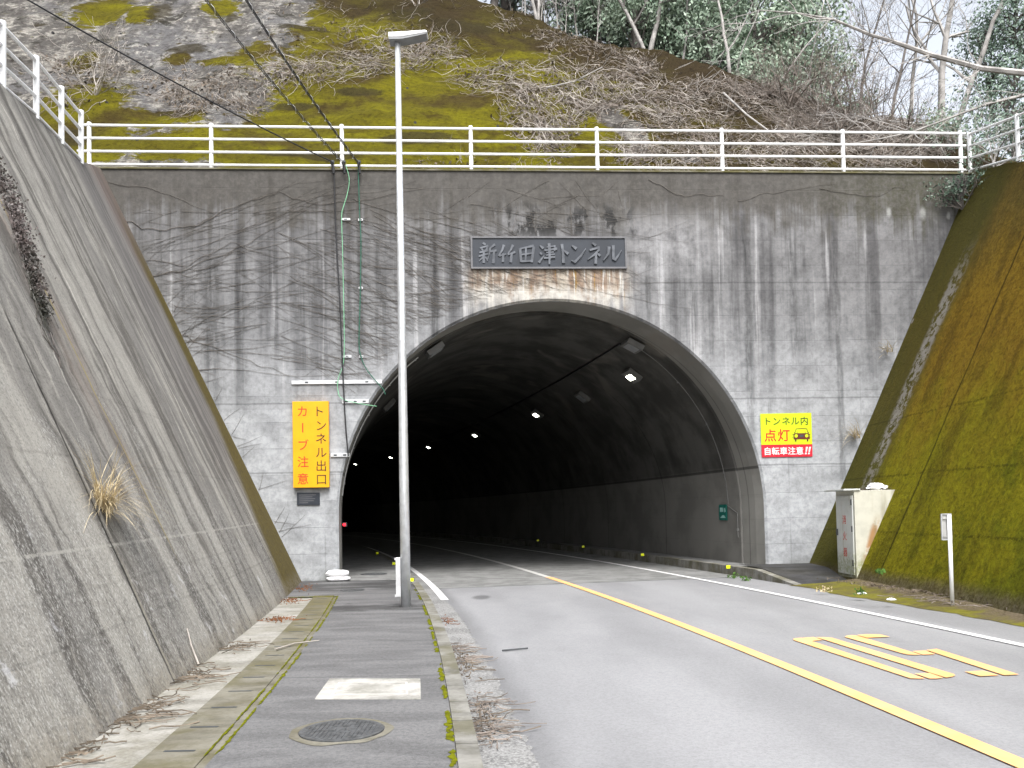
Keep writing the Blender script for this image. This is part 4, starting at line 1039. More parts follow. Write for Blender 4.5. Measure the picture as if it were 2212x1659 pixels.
# ------------------------------------------------------------------ vines on the portal face
def vine_paths():
    rng = random.Random(11); paths = []
    def shoot(x, z, a, l, r, wob=.10, rise=0):
        n = max(4, int(l/.16)); P = []
        for i in range(n+1):
            P.append((x, z)); a += (rng.random()-.5)*wob*2; x += cos(a)*l/n; z += sin(a)*l/n
            if z > 9.4 or x < -5.0-.47*z+.1 or hypot(x-AX, max(0, z-AZ)) < R0+.25 and z > AZ-.5: break
        if len(P) > 3: paths.append((P, r))
        return P
    mains = [([(-9.2, 8.6), (-8.3, 8.15), (-7.2, 8.25), (-6.2, 8.75), (-5.3, 9.05), (-4.4, 8.75), (-3.2, 8.9), (-1.8, 9.2)], .016), ([(-9.0, 6.9), (-7.6, 7.2), (-6.3, 7.7), (-5.4, 8.2), (-4.6, 8.7)], .015), ([(-9.0, 7.4), (-7.4, 7.35), (-6.4, 7.85), (-5.4, 7.5), (-4.2, 7.45)], .012),
             ([(-8.2, 6.0), (-7.3, 5.6), (-6.0, 5.1), (-5.0, 4.7)], .013), ([(-7.6, 5.8), (-6.4, 6.3), (-5.0, 6.5), (-3.5, 6.2)], .010), ([(-9.3, 9.3), (-7.8, 9.0), (-6.5, 8.4)], .011), ([(-3.6, 8.9), (-2.2, 8.4), (-1.0, 8.5)], .011), ([(7.6, 9.2), (8.8, 9.0), (9.9, 9.3)], .012), ([(3.4, 9.4), (4.3, 9.0), (5.4, 9.05)], .008), ([(5.6, 8.9), (7.0, 9.2), (8.2, 9.35)], .009)]
    for P, r in mains:
        Q = []
        for (a, b_), (e, f) in zip(P, P[1:]):
            for s_ in range(8): t = s_/8; Q.append((a+(e-a)*t+.05*mnoise.noise((a*3+t*4, b_, 1)), b_+(f-b_)*t+.10*mnoise.noise((a*2+t*3, b_, 7))))
        paths.append((Q, r))
    for i in range(330):                                  # long fine shoots sweeping down to the right
        x = -8.5+rng.random()*9.2; z = 4.7+rng.random()*4.0
        if z < 4.9-.05*x and x < -4 and rng.random() < .5: continue
        left = x < -5.6
        a = (pi+.12+rng.random()*.25 if rng.random() < .5 else -.1+rng.random()*.5) if left else -.34+(rng.random()-.5)*.42
        if left and z < 6.8: a = pi+.28-rng.random()*.5 if rng.random() < .6 else -.25+rng.random()*.5
        P = shoot(x, z, a, 1.2+rng.random()*3.2, .0026+.0022*rng.random())
        for k in range(rng.randint(1, 4)):
            if len(P) > 5:
                q_ = P[rng.randint(1, len(P)-2)]; shoot(q_[0], q_[1], a+rng.choice((-1, 1))*(.25+.3*rng.random()), .5+1.1*rng.random(), .0022)
    for i in range(22):
        x = -1+rng.random()*4; z = 8.4+rng.random(); shoot(x, z, rng.random()*6.28, .6+rng.random()*1.2, .004)
    for i in range(30):                                    # rootlets next to the left seam
        z = .8+rng.random()*6; shoot(-5.0-.47*z+.15, z, rng.random()*1.6-.3, .3+.5*rng.random(), .004)
    return paths
b = MB()
for P, r in vine_paths():
    n = len(P); r *= .55 if r > .008 else 1; b.tube([wallfn(x, z, .008+r) for x, z in P], [r*(1-.5*i/(n-1)) for i in range(n)], 4, False)
tag(b.build('creeper', MAT['vine'], None, MW), 'leafless creeper with fine stems spread over the left half of the portal face', 'creeper')

# ------------------------------------------------------------------ plants
def leaf_quad(b, p, s, rng, asp=.55):
    a = Vector((rng.gauss(0, 1), rng.gauss(0, 1), rng.gauss(0, .6))).normalized(); t = a.orthogonal().normalized(); u = a.cross(t)
    an = rng.random()*6.28; d = t*cos(an)+u*sin(an); e = a.cross(d)*asp
    b.face([p-d*s, p+e*s*.8+d*s*.1, p+d*s, p-e*s*.8+d*s*.1])
def branch(b, tips, p, d, l, r, lev, rng, up=.15, wob=.35, kids=(3, 5), shrink=.62):
    n = 5 if lev > 1 else 4; pts = [p.copy()]; rs = [r]; dirs = [d.copy()]
    for i in range(n):
        d = (d+Vector((rng.gauss(0, wob), rng.gauss(0, wob), rng.gauss(0, wob)+up))*.4).normalized(); p = p+d*l/n; pts.append(p.copy()); rs.append(max(.004, r*(1-.6*(i+1)/n))); dirs.append(d.copy())
    b.tube(pts, rs, 5 if r > .03 else 3, False)
    if lev <= 0: tips.append(p); return
    for k in range(rng.randint(*kids)):
        i = rng.randint(2, n) if lev < 3 else rng.randint(1, n); dd = dirs[i]; side = Vector((rng.gauss(0, 1), rng.gauss(0, 1), rng.gauss(0, .6))).normalized()
        branch(b, tips, pts[i], (dd*.75+side*.75).normalized(), l*shrink*(.7+.5*rng.random()), rs[i]*.62, lev-1, rng, up, wob, kids, shrink)
def bare_tree(name, label, base, h, r, lean, seed, mat, lev=3, group=None, up=.25, cat='tree', kids=(3, 5), leaf=None):
    rng = random.Random(seed); t = thing(name, label, cat, tuple(base), group); b = MB(); tb = MB(); tips = []
    p = Vector(base)-Vector((0, 0, .3)); d = Vector(lean).normalized(); n = 8; pts = [p.copy()]; rs = [r*1.15]; dirs = [d.copy()]
    for i in range(n):
        d = (d+Vector((rng.gauss(0, .10), rng.gauss(0, .10), .05))).normalized(); p = p+d*h/n; pts.append(p.copy()); rs.append(max(.012, r*(1-.75*(i+1)/n))); dirs.append(d.copy())
    tb.tube(pts, rs, 8); tb.build('trunk', mat, t, smooth=True)
    for k in range(rng.randint(6, 9)):
        i = rng.randint(2, n); side = Vector((rng.gauss(0, 1), rng.gauss(0, .8), rng.gauss(.2, .4))).normalized()
        branch(b, tips, pts[i], (dirs[i]*.6+side*.8).normalized(), h*.38*(.6+.6*rng.random()), rs[i]*.6, lev-1, rng, up, .30, kids)
    b.build('branches', mat, t)
    if leaf:
        lb = MB()
        for q_ in tips:
            for k in range(leaf[1]): leaf_quad(lb, q_+Vector((rng.gauss(0, .2), rng.gauss(0, .2), rng.gauss(0, .2))), leaf[2]*(.7+.6*rng.random()), rng)
        lb.build('crown', leaf[0], t)
    return t
def evergreen(label, base, h, rad, seed, mat, nleaf=5200, low=.12, group=None, name='evergreen_tree', ls=.085):
    rng = random.Random(seed); t = thing(name, label, 'tree', tuple(base), group); tb = MB(); B = Vector(base); tips = []
    pts = [B+Vector((0, 0, -.3))]; p = B.copy(); 
    for i in range(6): p = p+Vector((rng.gauss(0, .08), rng.gauss(0, .08), h*.85/6)); pts.append(p.copy())
    tb.tube(pts, [.16*h/7*(1-.8*i/6) for i in range(7)], 7)
    cl = []
    for k in range(95):
        f = low+(1-low)*rng.random()**.9; a = rng.random()*6.28; rr = rad*(sin(pi*min(1, .12+.86*f))**.6)*(.35+.65*sqrt(rng.random()))*(.75+.5*mnoise.noise((cos(a)*1.5+seed, sin(a)*1.5, f*3)))
        q_ = B+Vector((rr*cos(a), rr*sin(a), f*h)); cl.append((q_, .22+.28*rng.random()))
        if k % 2 == 0:
            i = min(5, int(f*6)); tb.tube([pts[i], pts[i].lerp(q_, .5)+Vector((0, 0, .15)), q_], [.045, .028, .01], 4, False)
    tb.build('trunk', MAT['barkdark'], t)
    lb = MB(); per = nleaf//len(cl)
    for (q_, s_) in cl:
        for k in range(per):
            leaf_quad(lb, q_+Vector((rng.gauss(0, s_), rng.gauss(0, s_), rng.gauss(0, s_*.6))), ls*(.6+.8*rng.random()), rng)
    lb.build('crown', mat, t); return t
def hp(X, D): return Vector(wld(X, D, hz(X, D)))
# evergreen wood behind the ridge
EV = [(4.6, 12.2, 7.5, 2.5, 'leafg'), (7.0, 11.2, 7.0, 2.6, 'leafg'), (9.4, 11.5, 6.8, 2.4, 'leafg'), (5.8, 16.5, 9, 3, 'leafd'), (8.6, 16.0, 8, 2.8, 'leafg'), (11.6, 15.0, 6.6, 2.4, 'leafg'), (1.6, 17.5, 9, 3, 'leafd'), (3.4, 21.0, 10, 3.2, 'leafd'), (7.4, 21.5, 10, 3.2, 'leafd'), (10.6, 20.5, 9, 3.0, 'leafd'), (-1.5, 19.0, 9, 3, 'leafd'), (5.6, 10.2, 6.6, 2, 'leafg'), (8.0, 9.2, 6.8, 2, 'leafg'), (9.4, 8.6, 6.6, 2, 'leafg'), (10.8, 8.8, 7.6, 2, 'leafg'), (9.8, 11.5, 8.5, 2, 'leafg'), (12.2, 10.8, 7.6, 2, 'leafg'), (6.6, 13.0, 8.5, 2, 'leafg'), (2.2, 13.2, 7.5, 2, 'leafd'), (0.5, 14.2, 7.5, 2, 'leafd'), (3.4, 13.6, 7.5, 2, 'leafd'), (-.9, 15, 7.5, 2, 'leafd'), (1.2, 16, 9, 2, 'leafd'), (4.6, 14.5, 9, 2, 'leafd'), (13.2, 14.5, 8, 2, 'leafg')]
EL = ['leafy evergreen overhanging the ridge straight above the name plate', 'pale evergreen in the middle of the front row on the ridge', 'pale evergreen at the right of the front row on the ridge']
protos = {}
for k, (X, D, h, r, mt) in enumerate(EV):
    base = hp(X, D)
    if k < 6: 
        t = evergreen(EL[k] if k < 3 else ['tall dark evergreen behind the gap in the front row', 'tall evergreen second row behind the middle of the ridge', 'sparse evergreen standing alone where the ridge drops to the sky'][k-3], base, h, r, 40+k, MAT[mt], 8200 if k < 3 else 6500, .10 if k < 3 else .2, 'evergreen trees on the hilltop'); protos.setdefault(mt, t)
    elif mt == 'leafg': copy_tree(protos['leafg'], base, k*1.7, h/7.5, 'pale green evergreen crowding the front of the wood along the ridge', 'evergreen trees on the hilltop')
    else:
        copy_tree(protos['leafd'], base, k*1.3, h/9.0, 'dark evergreen deep in the wood behind the front row', 'evergreen trees on the hilltop')
# the trunks and saplings at the wood's edge
TR = [(1220, 60, 5.5, .07, 'slender pale trunk at the left end of the wood edge'), (1232, 55, 5.0, .05, 'thin pale trunk close beside another at the left of the wood edge'), (1424, 108, 6, .10, 'pale bare trunk standing on the ridge, forked near its foot'), (1410, 106, 5.5, .08, 'pale bare trunk leaning left on the ridge beside a forked one'), (1605, 175, 5, .07, 'pale leaning sapling in front of the evergreens'), (1500, 130, 4.5, .05, 'slim bare sapling on the ridge under the front evergreen'), (1745, 200, 5, .06, 'slim bare sapling where the ridge turns down')]
for k, (px, py, h, r, lb) in enumerate(TR):
    h_ = hill_hit(px, py+8) or (2, 10); base = hp(h_[0], h_[1]+.8+.3*(k % 3))
    bare_tree('bare_tree', lb, base, h, r, ((-.25, .1, 1), (.1, 0, 1), (.1, .1, 1), (-.3, 0, 1), (-.2, 0, 1), (.15, 0, 1), (.2, 0, 1))[k], 70+k, MAT['bark'], 3, None, .25, 'tree', (2, 4))
sap = None; rng = random.Random(8)
for k in range(26):
    X = .5+rng.random()*11.5; cr = interp(CREST, X); D = 1.1+(cr-9.5)/MM+.8+rng.random()*3.5; base = hp(X, D)
    if sap is None: sap = bare_tree('sapling', 'thin grey bare sapling in the undergrowth along the wood edge', base, 4.2, .03, (.1, 0, 1), 99, MAT['bark'], 3, 'bare saplings along the wood edge', .3, 'sapling', (2, 4))
    else: copy_tree(sap, base, rng.random()*6, .6+.6*rng.random())
# bare shrubs with dry twigs on the right shoulder
def shrub(label, base, h, seed, mat, leaf=None, stems=9, group=None):
    rng = random.Random(seed); t = thing('bare_shrub' if not leaf else 'shrub', label, 'shrub', tuple(base), group); b = MB(); tips = []
    for k in range(stems):
        a = rng.random()*6.28; branch(b, tips, Vector(base)-Vector((0, 0, .1)), Vector((cos(a)*.8, sin(a)*.8, .55+rng.random())).normalized(), h*(.6+.5*rng.random()), .016+.012*rng.random(), 2, rng, .12, .5, (3, 6), .6)
    b.build('stems', mat, t)
    if leaf:
        lb = MB()
        for q_ in tips:
            for k in range(leaf[1]): leaf_quad(lb, q_+Vector((rng.gauss(0, .10), rng.gauss(0, .10), rng.gauss(0, .10))), leaf[2]*(.7+.6*rng.random()), rng)
        lb.build('foliage', leaf[0], t)
    return t
SH = [(1700, 235, 1.7), (1770, 250, 1.9), (1840, 262, 1.8), (1900, 285, 1.6), (1650, 215, 1.2), (1960, 300, 1.3), (1800, 300, 1.2), (1720, 300, 1.0)]
sh0 = None
for k, (px, py, h) in enumerate(SH):
    q_ = hill_hit(px, py)
    if not q_: continue
    base = hp(*q_)
    if sh0 is None: sh0 = shrub('leafless tangled shrub on the right shoulder of the hill', base, h, 21, MAT['twig'], None, 14, 'leafless shrubs on the right shoulder of the hill')
    else: copy_tree(sh0, base, k*1.1, h/1.7)
shrub('leafless pale shrub on the slope behind the left railing', hp(*(hill_hit(205, 205) or (-9.6, 3))), 1.5, 31, MAT['twigpale'], None, 10)
# branches hanging into the top of the picture beside the lamp head
shrub('bare pale branches spreading on the mossy slope beside the lamp head', hp(*(hill_hit(900, 12) or (-2.5, 11))), 1.6, 33, MAT['twigpale'], None, 7)
shrub('yellow-green shrub against the sky at the right end of the ridge', hp(13.2, 4.6), 1.2, 35, MAT['bark'], (MAT['leafy'], 5, .05), 9)
shrub('small dull green shrub low on the shoulder behind the railing', hp(12.6, 2.6), 1.0, 36, MAT['bark'], (MAT['leafg'], 4, .05), 8)
shrub('dark green shrub behind the right railing at the edge of the photo', (12.9, 21.6, 10.4), 1.3, 37, MAT['bark'], (MAT['leafd'], 6, .055), 9)
# sky-line trees on the right
def at_depth(px, py, y): d = ray(px, py); return Vector(tuple(CAM+d*(y/d[1])))
bare_tree('bare_tree', 'thick pale bare trunk rising straight against the white sky', at_depth(2035, 285, 27), 9, .13, (.0, .05, 1), 52, MAT['bark'], 4, None, .22, 'tree', (2, 4))
bare_tree('bare_tree', 'pale bare trunk leaning right out of the same foot as a straight trunk', at_depth(2050, 285, 27.2), 8, .11, (.55, 0, 1), 58, MAT['bark'], 4, None, .22, 'tree', (2, 4))
bare_tree('bare_tree', 'slim grey bare tree leaning left of the thick pale trunk', at_depth(1960, 270, 28), 8, .075, (.12, 0, 1), 54, MAT['bark'], 4, None, .25, 'tree', (2, 4))
bare_tree('bare_tree', 'dark slender bare tree with small twigs at the right edge of the wood', at_depth(1922, 285, 25.5), 6.5, .06, (-.03, 0, 1), 55, MAT['barkdark'], 4, None, .25, 'tree', (3, 5))
bare_tree('bare_tree', 'dark crooked bare tree just inside the right edge of the wood', at_depth(1860, 260, 27), 6.0, .06, (-.12, 0, 1), 57, MAT['barkdark'], 4, None, .25, 'tree', (3, 4))
# a long bare bough sweeping in from the right edge
t = thing('bare_tree', 'bare tree off the right edge sending one long bough left across the sky', 'tree', (15.6, 21.0, 9.2)); b = MB(); tb = MB(); rng = random.Random(64); tips = []
tb.tube([(15.6, 21, 9.0), (15.4, 21, 11), (15.1, 21.0, 13.0), (15.3, 21, 15.5)], [.2, .17, .14, .08], 8); tb.build('trunk', MAT['bark'], t, smooth=True)
bp = [Vector((15.1, 21.0, 13.0))]+[at_depth(px, py, yy) for px, py, yy in ((2212, 158, 21.5), (2120, 148, 21.5), (2010, 118, 21.6), (1930, 90, 21.8), (1880, 75, 22), (1800, 42, 22), (1720, 28, 22.2), (1640, 22, 22.4))]
b.tube(bp, [.10, .085, .07, .06, .05, .04, .03, .02, .012], 6)
for i in range(2, 9):
    for k in range(3):
        dd = (bp[i]-bp[i-1]).normalized(); side = Vector((rng.gauss(0, .5), rng.gauss(0, .5), rng.gauss(-.1, .8))).normalized(); branch(b, tips, bp[i], (dd*.8+side*.8).normalized(), 1.0+1.0*rng.random(), .018, 2, rng, .0, .3, (2, 4))
bp2 = [Vector((15.2, 21, 12.4))]+[at_depth(px, py, 21.4) for px, py in ((2212, 205), (2130, 225), (2050, 255), (1970, 285), (1900, 300), (1830, 312))]
b.tube(bp2, [.07, .05, .04, .03, .024, .018, .01], 5)
for i in range(1, 7):
    for k in range(3):
        dd = (bp2[i]-bp2[i-1]).normalized(); side = Vector((rng.gauss(0, .5), rng.gauss(0, .5), rng.gauss(0, .8))).normalized(); branch(b, tips, bp2[i], (dd*.8+side*.7).normalized(), .8+.8*rng.random(), .012, 2, rng, .0, .3, (2, 4))
b.build('branches', MAT['bark'], t)
for k, (px, py, yy, h, r, lb) in enumerate(((2190, 235, 26, 3.4, 1.25, 'dense dark evergreen at the right edge, low against the sky'), (2140, 130, 28, 3.2, 1.3, 'loose blue-green evergreen crown above the dark one at the right edge'), (2200, 20, 27, 3.0, 1.2, 'evergreen crown cut by the upper right corner of the photo'))):
    p = at_depth(px, py, yy); evergreen(lb, (p.x, p.y, p.z-h*.55), h, r, 80+k, MAT['leafd'], 3600, .05, None, 'evergreen_tree', .06)
    g_ = p.z-h*.55
# shrub in the corner of portal and right slope, dry tufts, creeper and weeds
u, v = W(2045, 430); shrub('small glossy green shrub growing from the top right corner of the portal', wld(u+.25, -.25, v-.25), .75, 41, MAT['vine'], (MAT['leafs'], 7, .04), 9)
def tuft(name, label, base, n, l, seed, mat, spread=1.0, down=.9, tilt=(0, -.5, .3), w0=.006):
    b = MB(); rng = random.Random(seed)
    for i in range(n):
        d = (Vector((rng.gauss(0, spread), rng.gauss(0, spread), abs(rng.gauss(0, spread))))+Vector(tilt)).normalized(); p = Vector(base)+Vector((rng.gauss(0, .05), rng.gauss(0, .05), rng.gauss(0, .05))); pts = [p.copy()]; L_ = l*(.5+.7*rng.random()); side = d.cross(Vector((0, 0, 1))).normalized()*w0
        for k in range(6): d = (d+Vector((0, 0, -down*.22*(.6+.8*rng.random())))).normalized(); p = p+d*L_/6; pts.append(p.copy())
        for k in range(6):
            f0, f1 = 1-k/6.2, 1-(k+1)/6.2; b.face([pts[k]-side*f0, pts[k]+side*f0, pts[k+1]+side*f1, pts[k+1]-side*f1])
    return tag(b.build(name, mat), label, 'plant')
tuft('dry_grass', 'straw coloured dry grass tuft growing from the joint in the left slope', (-3.90, 7.92, 1.62), 300, .72, 4, MAT['drygrass'], 1.05, .85, (.7, -.1, .5), .0035)
for (px, py, l, n, lb) in ((1835, 945, .75, 60, 'drooping pale grass tuft on the portal edge right of the lemon sign'), (1905, 760, .55, 30, 'small pale grass tuft high on the seam of the mossy slope')):
    u, v = W(px, py); tuft('dry_grass', lb, wld(u+.15, -.12, v), n, l, 5, MAT['drygrass'], .5, 1.0, (-.7, -.2, .5), .007)
b = MB(); rng = random.Random(17)
for i in range(1900):
    t = rng.random(); y = 9.78-1.0*t+rng.gauss(0, .11)*(1.3-t); z = 5.7-2.0*t+rng.gauss(0, .24)*(1.15-t); x = lbase(y)-.47*z+.02+abs(rng.gauss(0, .05))
    leaf_quad(b, Vector((x, y, z)), .013+.013*rng.random(), rng, .8)
for i in range(40):
    t = rng.random(); y = 9.7-1.0*t; z = 5.7-2.0*t; pts = []
    for k in range(6): pts.append((lbase(y)-.47*z+.015, y, z)); y += rng.gauss(-.03, .07); z -= .13
    b.tube(pts, .006, 3, False)
tag(b.build('creeper', MAT['leafk']), 'dark dull leaved creeper hanging on the upper left slope', 'creeper')
def weed(px, py, zz, label, s, seed, dry=False):
    p = G(px, py, zz); b = MB(); rng = random.Random(seed)
    for i in range(26):
        a = rng.random()*6.28; r = s*rng.random(); q_ = Vector((p[0]+r*cos(a), p[1]+r*sin(a), p[2]+s*.7*rng.random())); leaf_quad(b, q_, .025+.02*rng.random(), rng, .7); 
        if i % 2 == 0: b.tube([(p[0], p[1], p[2]-.02), tuple(q_)], .003, 3, False)
    tag(b.build('weed', MAT['drygrass'] if dry else MAT['weed']), label, 'weed')
weed(1858, 1283, .0, 'fresh green weed on the mossy verge below the cabinet', .12, 1); weed(1780, 1277, -.05, 'flat pale weed on the verge left of the fresh green one', .14, 2, True)
weed(1900, 1237, .45, 'tiny green weed in the joint of the mossy slope right of the cabinet', .07, 3)
weed(1585, 1248, -.1, 'green weeds at the end of the right tunnel kerb', .16, 4); weed(1610, 1253, -.1, 'green weeds beside the sloping end of the right kerb', .13, 5)

# ------------------------------------------------------------------ dead vines and leaf litter on the hillside (masses)
def in_poly(x, y, P):
    r = False; j = len(P)-1
    for i in range(len(P)):
        if (P[i][1] > y) != (P[j][1] > y) and x < (P[j][0]-P[i][0])*(y-P[i][1])/(P[j][1]-P[i][1])+P[i][0]: r = not r
        j = i
    return r
BR = [  # polygon, count, direction (along X, up), length, radius, height above ground
 ([(985,150),(1060,135),(1200,140),(1330,150),(1480,160),(1660,200),(1720,240),(1650,260),(1400,235),(1230,240),(1150,215),(1000,190)], 900, (1, -.2), .8, .008, .16),
 ([(1120,210),(1300,230),(1290,260),(1210,300),(1215,340),(1165,330),(1100,270)], 420, (.7, -.7), .6, .008, .14),
 ([(1330,230),(1560,250),(1640,300),(1990,300),(2060,350),(1960,368),(1350,362),(1330,320),(1420,300)], 1100, (1, -.3), .7, .008, .16),
 ([(1640,190),(1800,200),(1990,270),(2050,330),(1700,330)], 800, (.9, .2), .8, .008, .22),
 ([(560,150),(700,130),(830,100),(960,110),(990,140),(850,155),(640,185)], 330, (1, .15), 1.1, .007, .08),
 ([(330,165),(560,150),(640,180),(560,240),(420,260),(340,215)], 380, (1, .05), .7, .005, .05),
 ([(110,140),(260,130),(250,215),(130,230)], 120, (.9, .25), .8, .008, .12),
 ([(720,60),(960,70),(1010,130),(820,120)], 130, (1, -.2), .8, .006, .08),
 ([(1100,20),(1300,95),(1650,200),(1600,215),(1250,140),(1060,60)], 260, (1, -.5), .5, .006, .08),
 ([(900,350),(1230,350),(1230,366),(900,366)], 40, (.3, .9), .3, .006, .1),
 ([(500,0),(900,0),(960,90),(560,130)], 60, (1, -.3), .7, .006, .05)]
tb_ = MB(); tp_ = MB(); lt = MB(); rng = random.Random(77)
for poly, cnt, (dx, dz), ln, rad, hg in BR:
    xs = [p[0] for p in poly]; ysv = [p[1] for p in poly]; seeds = []
    tries = 0
    while len(seeds) < max(30, cnt//6) and tries < 3000:
        tries += 1; px, py = rng.uniform(min(xs), max(xs)), rng.uniform(min(ysv), max(ysv))
        if in_poly(px, py, poly):
            q_ = hill_hit(px, py)
            if q_: seeds.append(q_)
    if not seeds: continue
    for i in range(int(cnt*1.5)):
        X, D = rng.choice(seeds); X += rng.gauss(0, .22); D += rng.gauss(0, .18); a = atan2(dz, dx)+rng.gauss(0, .75)+(pi if rng.random() < .5 else 0); l = ln*(.35+rng.random()*1.1); n = 6; pts = []; h = hg*rng.random(); r = rad*1.15*(.45+rng.random()*.9)
        for k in range(n+1):
            DD = max(D, .75); pts.append(wld(X, DD-h*.6, hz(X, DD)+h*.7)); a += rng.gauss(0, .38); X += cos(a)*l/n; D += sin(a)*l/n*.75; h = max(0, h+rng.gauss(0, .045))
        (tp_ if rng.random() < .45 else tb_).tube(pts, [r*(1-.6*k/n) for k in range(n+1)], 3, False)
    for i in range(int(cnt*1.4)):
        X, D = rng.choice(seeds); X += rng.gauss(0, .25); D = max(.7, D+rng.gauss(0, .2)); leaf_quad(lt, Vector(wld(X, D, hz(X, D)+.03+.08*rng.random())), .035+.05*rng.random(), rng, .6)
tag(tb_.build('dead_vines', MAT['twig']), 'brown tangle of dead vines covering the hillside', 'dead vines', kind='stuff')
tag(tp_.build('dead_vines', MAT['twigpale']), 'pale dry twigs lying over the hillside tangle', 'dead vines', kind='stuff')
tag(lt.build('leaf_litter', MAT['litter']), 'dead leaves caught in the hillside tangle', 'leaf litter', kind='stuff')
# fallen thick sticks on the hill
for k, (P, r, lb) in enumerate((([(1180, 205), (1240, 190), (1300, 160)], .025, 'long grey fallen branch slanting across the mossy hillside'), ([(1560, 215), (1610, 265), (1660, 300)], .03, 'grey fallen stick slanting down behind the sixth railing post'), ([(1690, 170), (1740, 100), (1790, 45)], .03, 'dark leaning branch rising from the right shoulder of the hill'), ([(2000, 285), (1900, 275), (1830, 262), (1760, 265)], .03, 'thick crooked dead limb lying on the right shoulder'))):
    pts = []
    for px, py in P:
        q_ = hill_hit(px, py)
        pts.append(hp(*q_)+Vector((0, -.15, .12)) if q_ else at_depth(px, py, 26))
    b = MB(); b.tube(pts, [r*(1-.5*i/len(pts)) for i in range(len(pts))], 6); rng2 = random.Random(k); tp2 = []
    for p in pts[1:]: branch(b, tp2, p, Vector((rng2.gauss(0, 1), rng2.gauss(0, .4), .4)).normalized(), .5, r*.5, 1, rng2)
    tag(b.build('fallen_branch', MAT['bark']), lb, 'branch')

# ------------------------------------------------------------------ moss lines, gutter debris, leaf piles
def moss_strip(label, off, y0, y1, wd, seed, dens=1.0, h=.012):
    b = MB(); rng = random.Random(seed); y = y0
    while y < y1:
        k = mnoise.noise((y*1.1, seed, 0))*.7+mnoise.noise((y*4.0, seed, 3))*.5
        if k > .12-.16*dens:
            n = 7; r = wd*(.25+.8*max(0, k+.15)); cx = c(y)+off+rng.gauss(0, wd*.12); cv = b.vert((cx, y, .008+h*.5*rng.random()))
            rim = [b.vert((cx+r*cos(2*pi*i/n)*(.35+1.1*rng.random()), y+.05*sin(2*pi*i/n)*(.7+.6*rng.random()), .004)) for i in range(n)]
            for i in range(n): b.f.append([cv, rim[i], rim[(i+1) % n]])
        y += .045
    tag(b.build('moss', MAT['moss'], smooth=True), label, 'moss', kind='stuff')
moss_strip('bright moss line along the inner side of the kerb', -3.50, 4.0, 16.5, .05, 1, 1.0)
moss_strip('thin moss line along the outer edge of the drain covers', -5.06, 4.0, 15.3, .016, 2, 1.2)
moss_strip('bright moss line where the footway asphalt starts', -4.99, 4.0, 15.4, .026, 3, 1.3)
b = MB(); rng = random.Random(4)
for i in range(60):
    off = -5.9+.9*rng.random(); y = 15.32+rng.gauss(0, .02); cx = c(y)+off; s_ = .02+.03*rng.random(); b.face([(cx-s_, y-.02, .006), (cx+s_, y-.02, .007), (cx+s_, y+.02, .008), (cx-s_, y+.02, .007)])
tag(b.build('moss', MAT['moss']), 'thin moss line across the far end of the drain', 'moss', kind='stuff')
def pile(label, cx, cy, sx, sy, n, mat, z, seed, twigs=20, ls=.018):
    if mat == MAT['twigpale']: mat = MAT['twig']
    twigs = int(twigs*.5); n = int(n*.7)
    b = MB(); rng = random.Random(seed)
    for i in range(n):
        x, y = cx+rng.gauss(0, sx), cy+rng.gauss(0, sy); x += (c(y)-c(cy)); leaf_quad(b, Vector((x, y, z+.012+.02*rng.random())), ls*(.6+.7*rng.random()), rng, .5)
    for i in range(twigs):
        x, y = cx+rng.gauss(0, sx), cy+rng.gauss(0, sy); x += (c(y)-c(cy)); a = rng.gauss(0, .5)+(pi if rng.random() < .5 else 0); l = .12+.25*rng.random(); pts = []
        for k in range(5): pts.append((x, y, z+.012+.02*rng.random())); a += rng.gauss(0, .35); x += cos(a)*l/4; y += sin(a)*l/4
        b.tube(pts, .0035+.003*rng.random(), 3, False)
    tag(b.build('leaf_litter', mat), label, 'leaf litter', kind='stuff')
gx = lambda y: c(y)-3.22
pile('brown leaves in the gutter nearest the lamp pole', gx(12.5), 12.5, .05, .22, 60, MAT['litterred'], ZR, 1, 10)
pile('dry twigs and leaves in the middle of the gutter', gx(9.6), 9.6, .06, .45, 70, MAT['twigpale'], ZR, 2, 60)
pile('dark dirt and leaves in the middle of the gutter', gx(9.0), 9.0, .05, .5, 150, MAT['litter'], ZR, 3, 30, .02)
pile('dry twigs in the near part of the gutter', gx(6.9), 6.95, .07, .16, 30, MAT['twigpale'], ZR, 4, 45)
pile('dry twig heap nearest the camera in the gutter', gx(6.1), 6.15, .06, .22, 40, MAT['twigpale'], ZR, 5, 70)
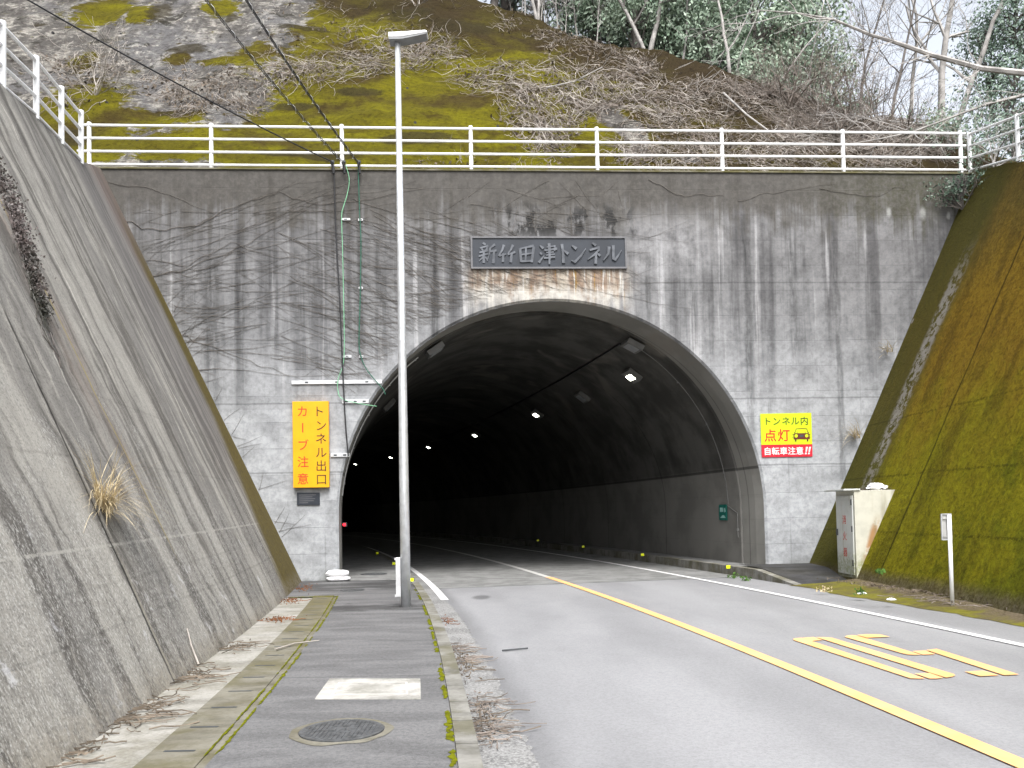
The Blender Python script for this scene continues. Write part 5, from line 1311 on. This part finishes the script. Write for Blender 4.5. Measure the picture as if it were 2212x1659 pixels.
pile('dark wet leaves under the near twig heaps', gx(6.5), 6.5, .05, .35, 160, MAT['litter'], ZR, 6, 20, .018)
lx = lambda y: c(y)-5.8
pile('rusty leaves in the drain near the portal', lx(14.6), 14.7, .09, .25, 220, MAT['litterred'], -.01, 7, 10)
pile('rusty leaves at the foot of the left slope by the portal corner', lx(17.2)+.05, 17.2, .10, .5, 160, MAT['litterred'], 0, 8, 5)
pile('rusty leaves spread across the middle of the drain', lx(12.1)+.12, 12.1, .11, .16, 260, MAT['litterred'], -.01, 9, 10)
pile('brown twigs at the foot of the left slope', lx(9.6)+.02, 9.6, .07, .2, 50, MAT['litter'], -.01, 10, 50)
pile('brown leaves and twigs at the foot of the slope beside its joint', lx(8.0), 7.9, .07, .25, 60, MAT['litter'], -.01, 11, 70)
pile('dry twig heap at the foot of the near left slope', lx(6.5)-.02, 6.5, .06, .30, 40, MAT['litter'], -.01, 12, 110)
pile('brown litter along the near left slope', lx(5.5)-.05, 5.4, .04, .25, 30, MAT['litter'], -.01, 13, 35)
pile('dead leaves and twigs along the foot of the mossy slope', 6.72+c(14.5)-c(14.5), 14.6, .12, 1.0, 260, MAT['litter'], .0, 14, 70, .03)
pile('dry twigs around the marker post', 6.62, 12.7, .16, .5, 60, MAT['twigpale'], -.02, 15, 60)
for k, (P, lb) in enumerate((([(595, 1402), (635, 1390), (690, 1383)], 'pale crooked stick lying across the drain covers'), ([(1085, 1405), (1140, 1400)], 'short dark stick lying in the gutter'), ([(448, 1475), (440, 1448), (455, 1425)], 'thin pale twig standing against the foot of the left slope'))):
    b = MB(); pts = [tuple(G(px, py, .03)) for px, py in P] if k != 2 else [tuple(Vector((lbase(y)-.47*z+.02, y, z))) for y, z in ((8.45, .02), (8.5, .2), (8.62, .36))]
    if k == 1: pts = [tuple(G(px, py, ZR+.02)) for px, py in P]
    b.tube(pts, [.011, .009, .005][:len(pts)], 5); tag(b.build('stick', MAT['twigpale'] if k != 1 else MAT['grey']), lb, 'stick')
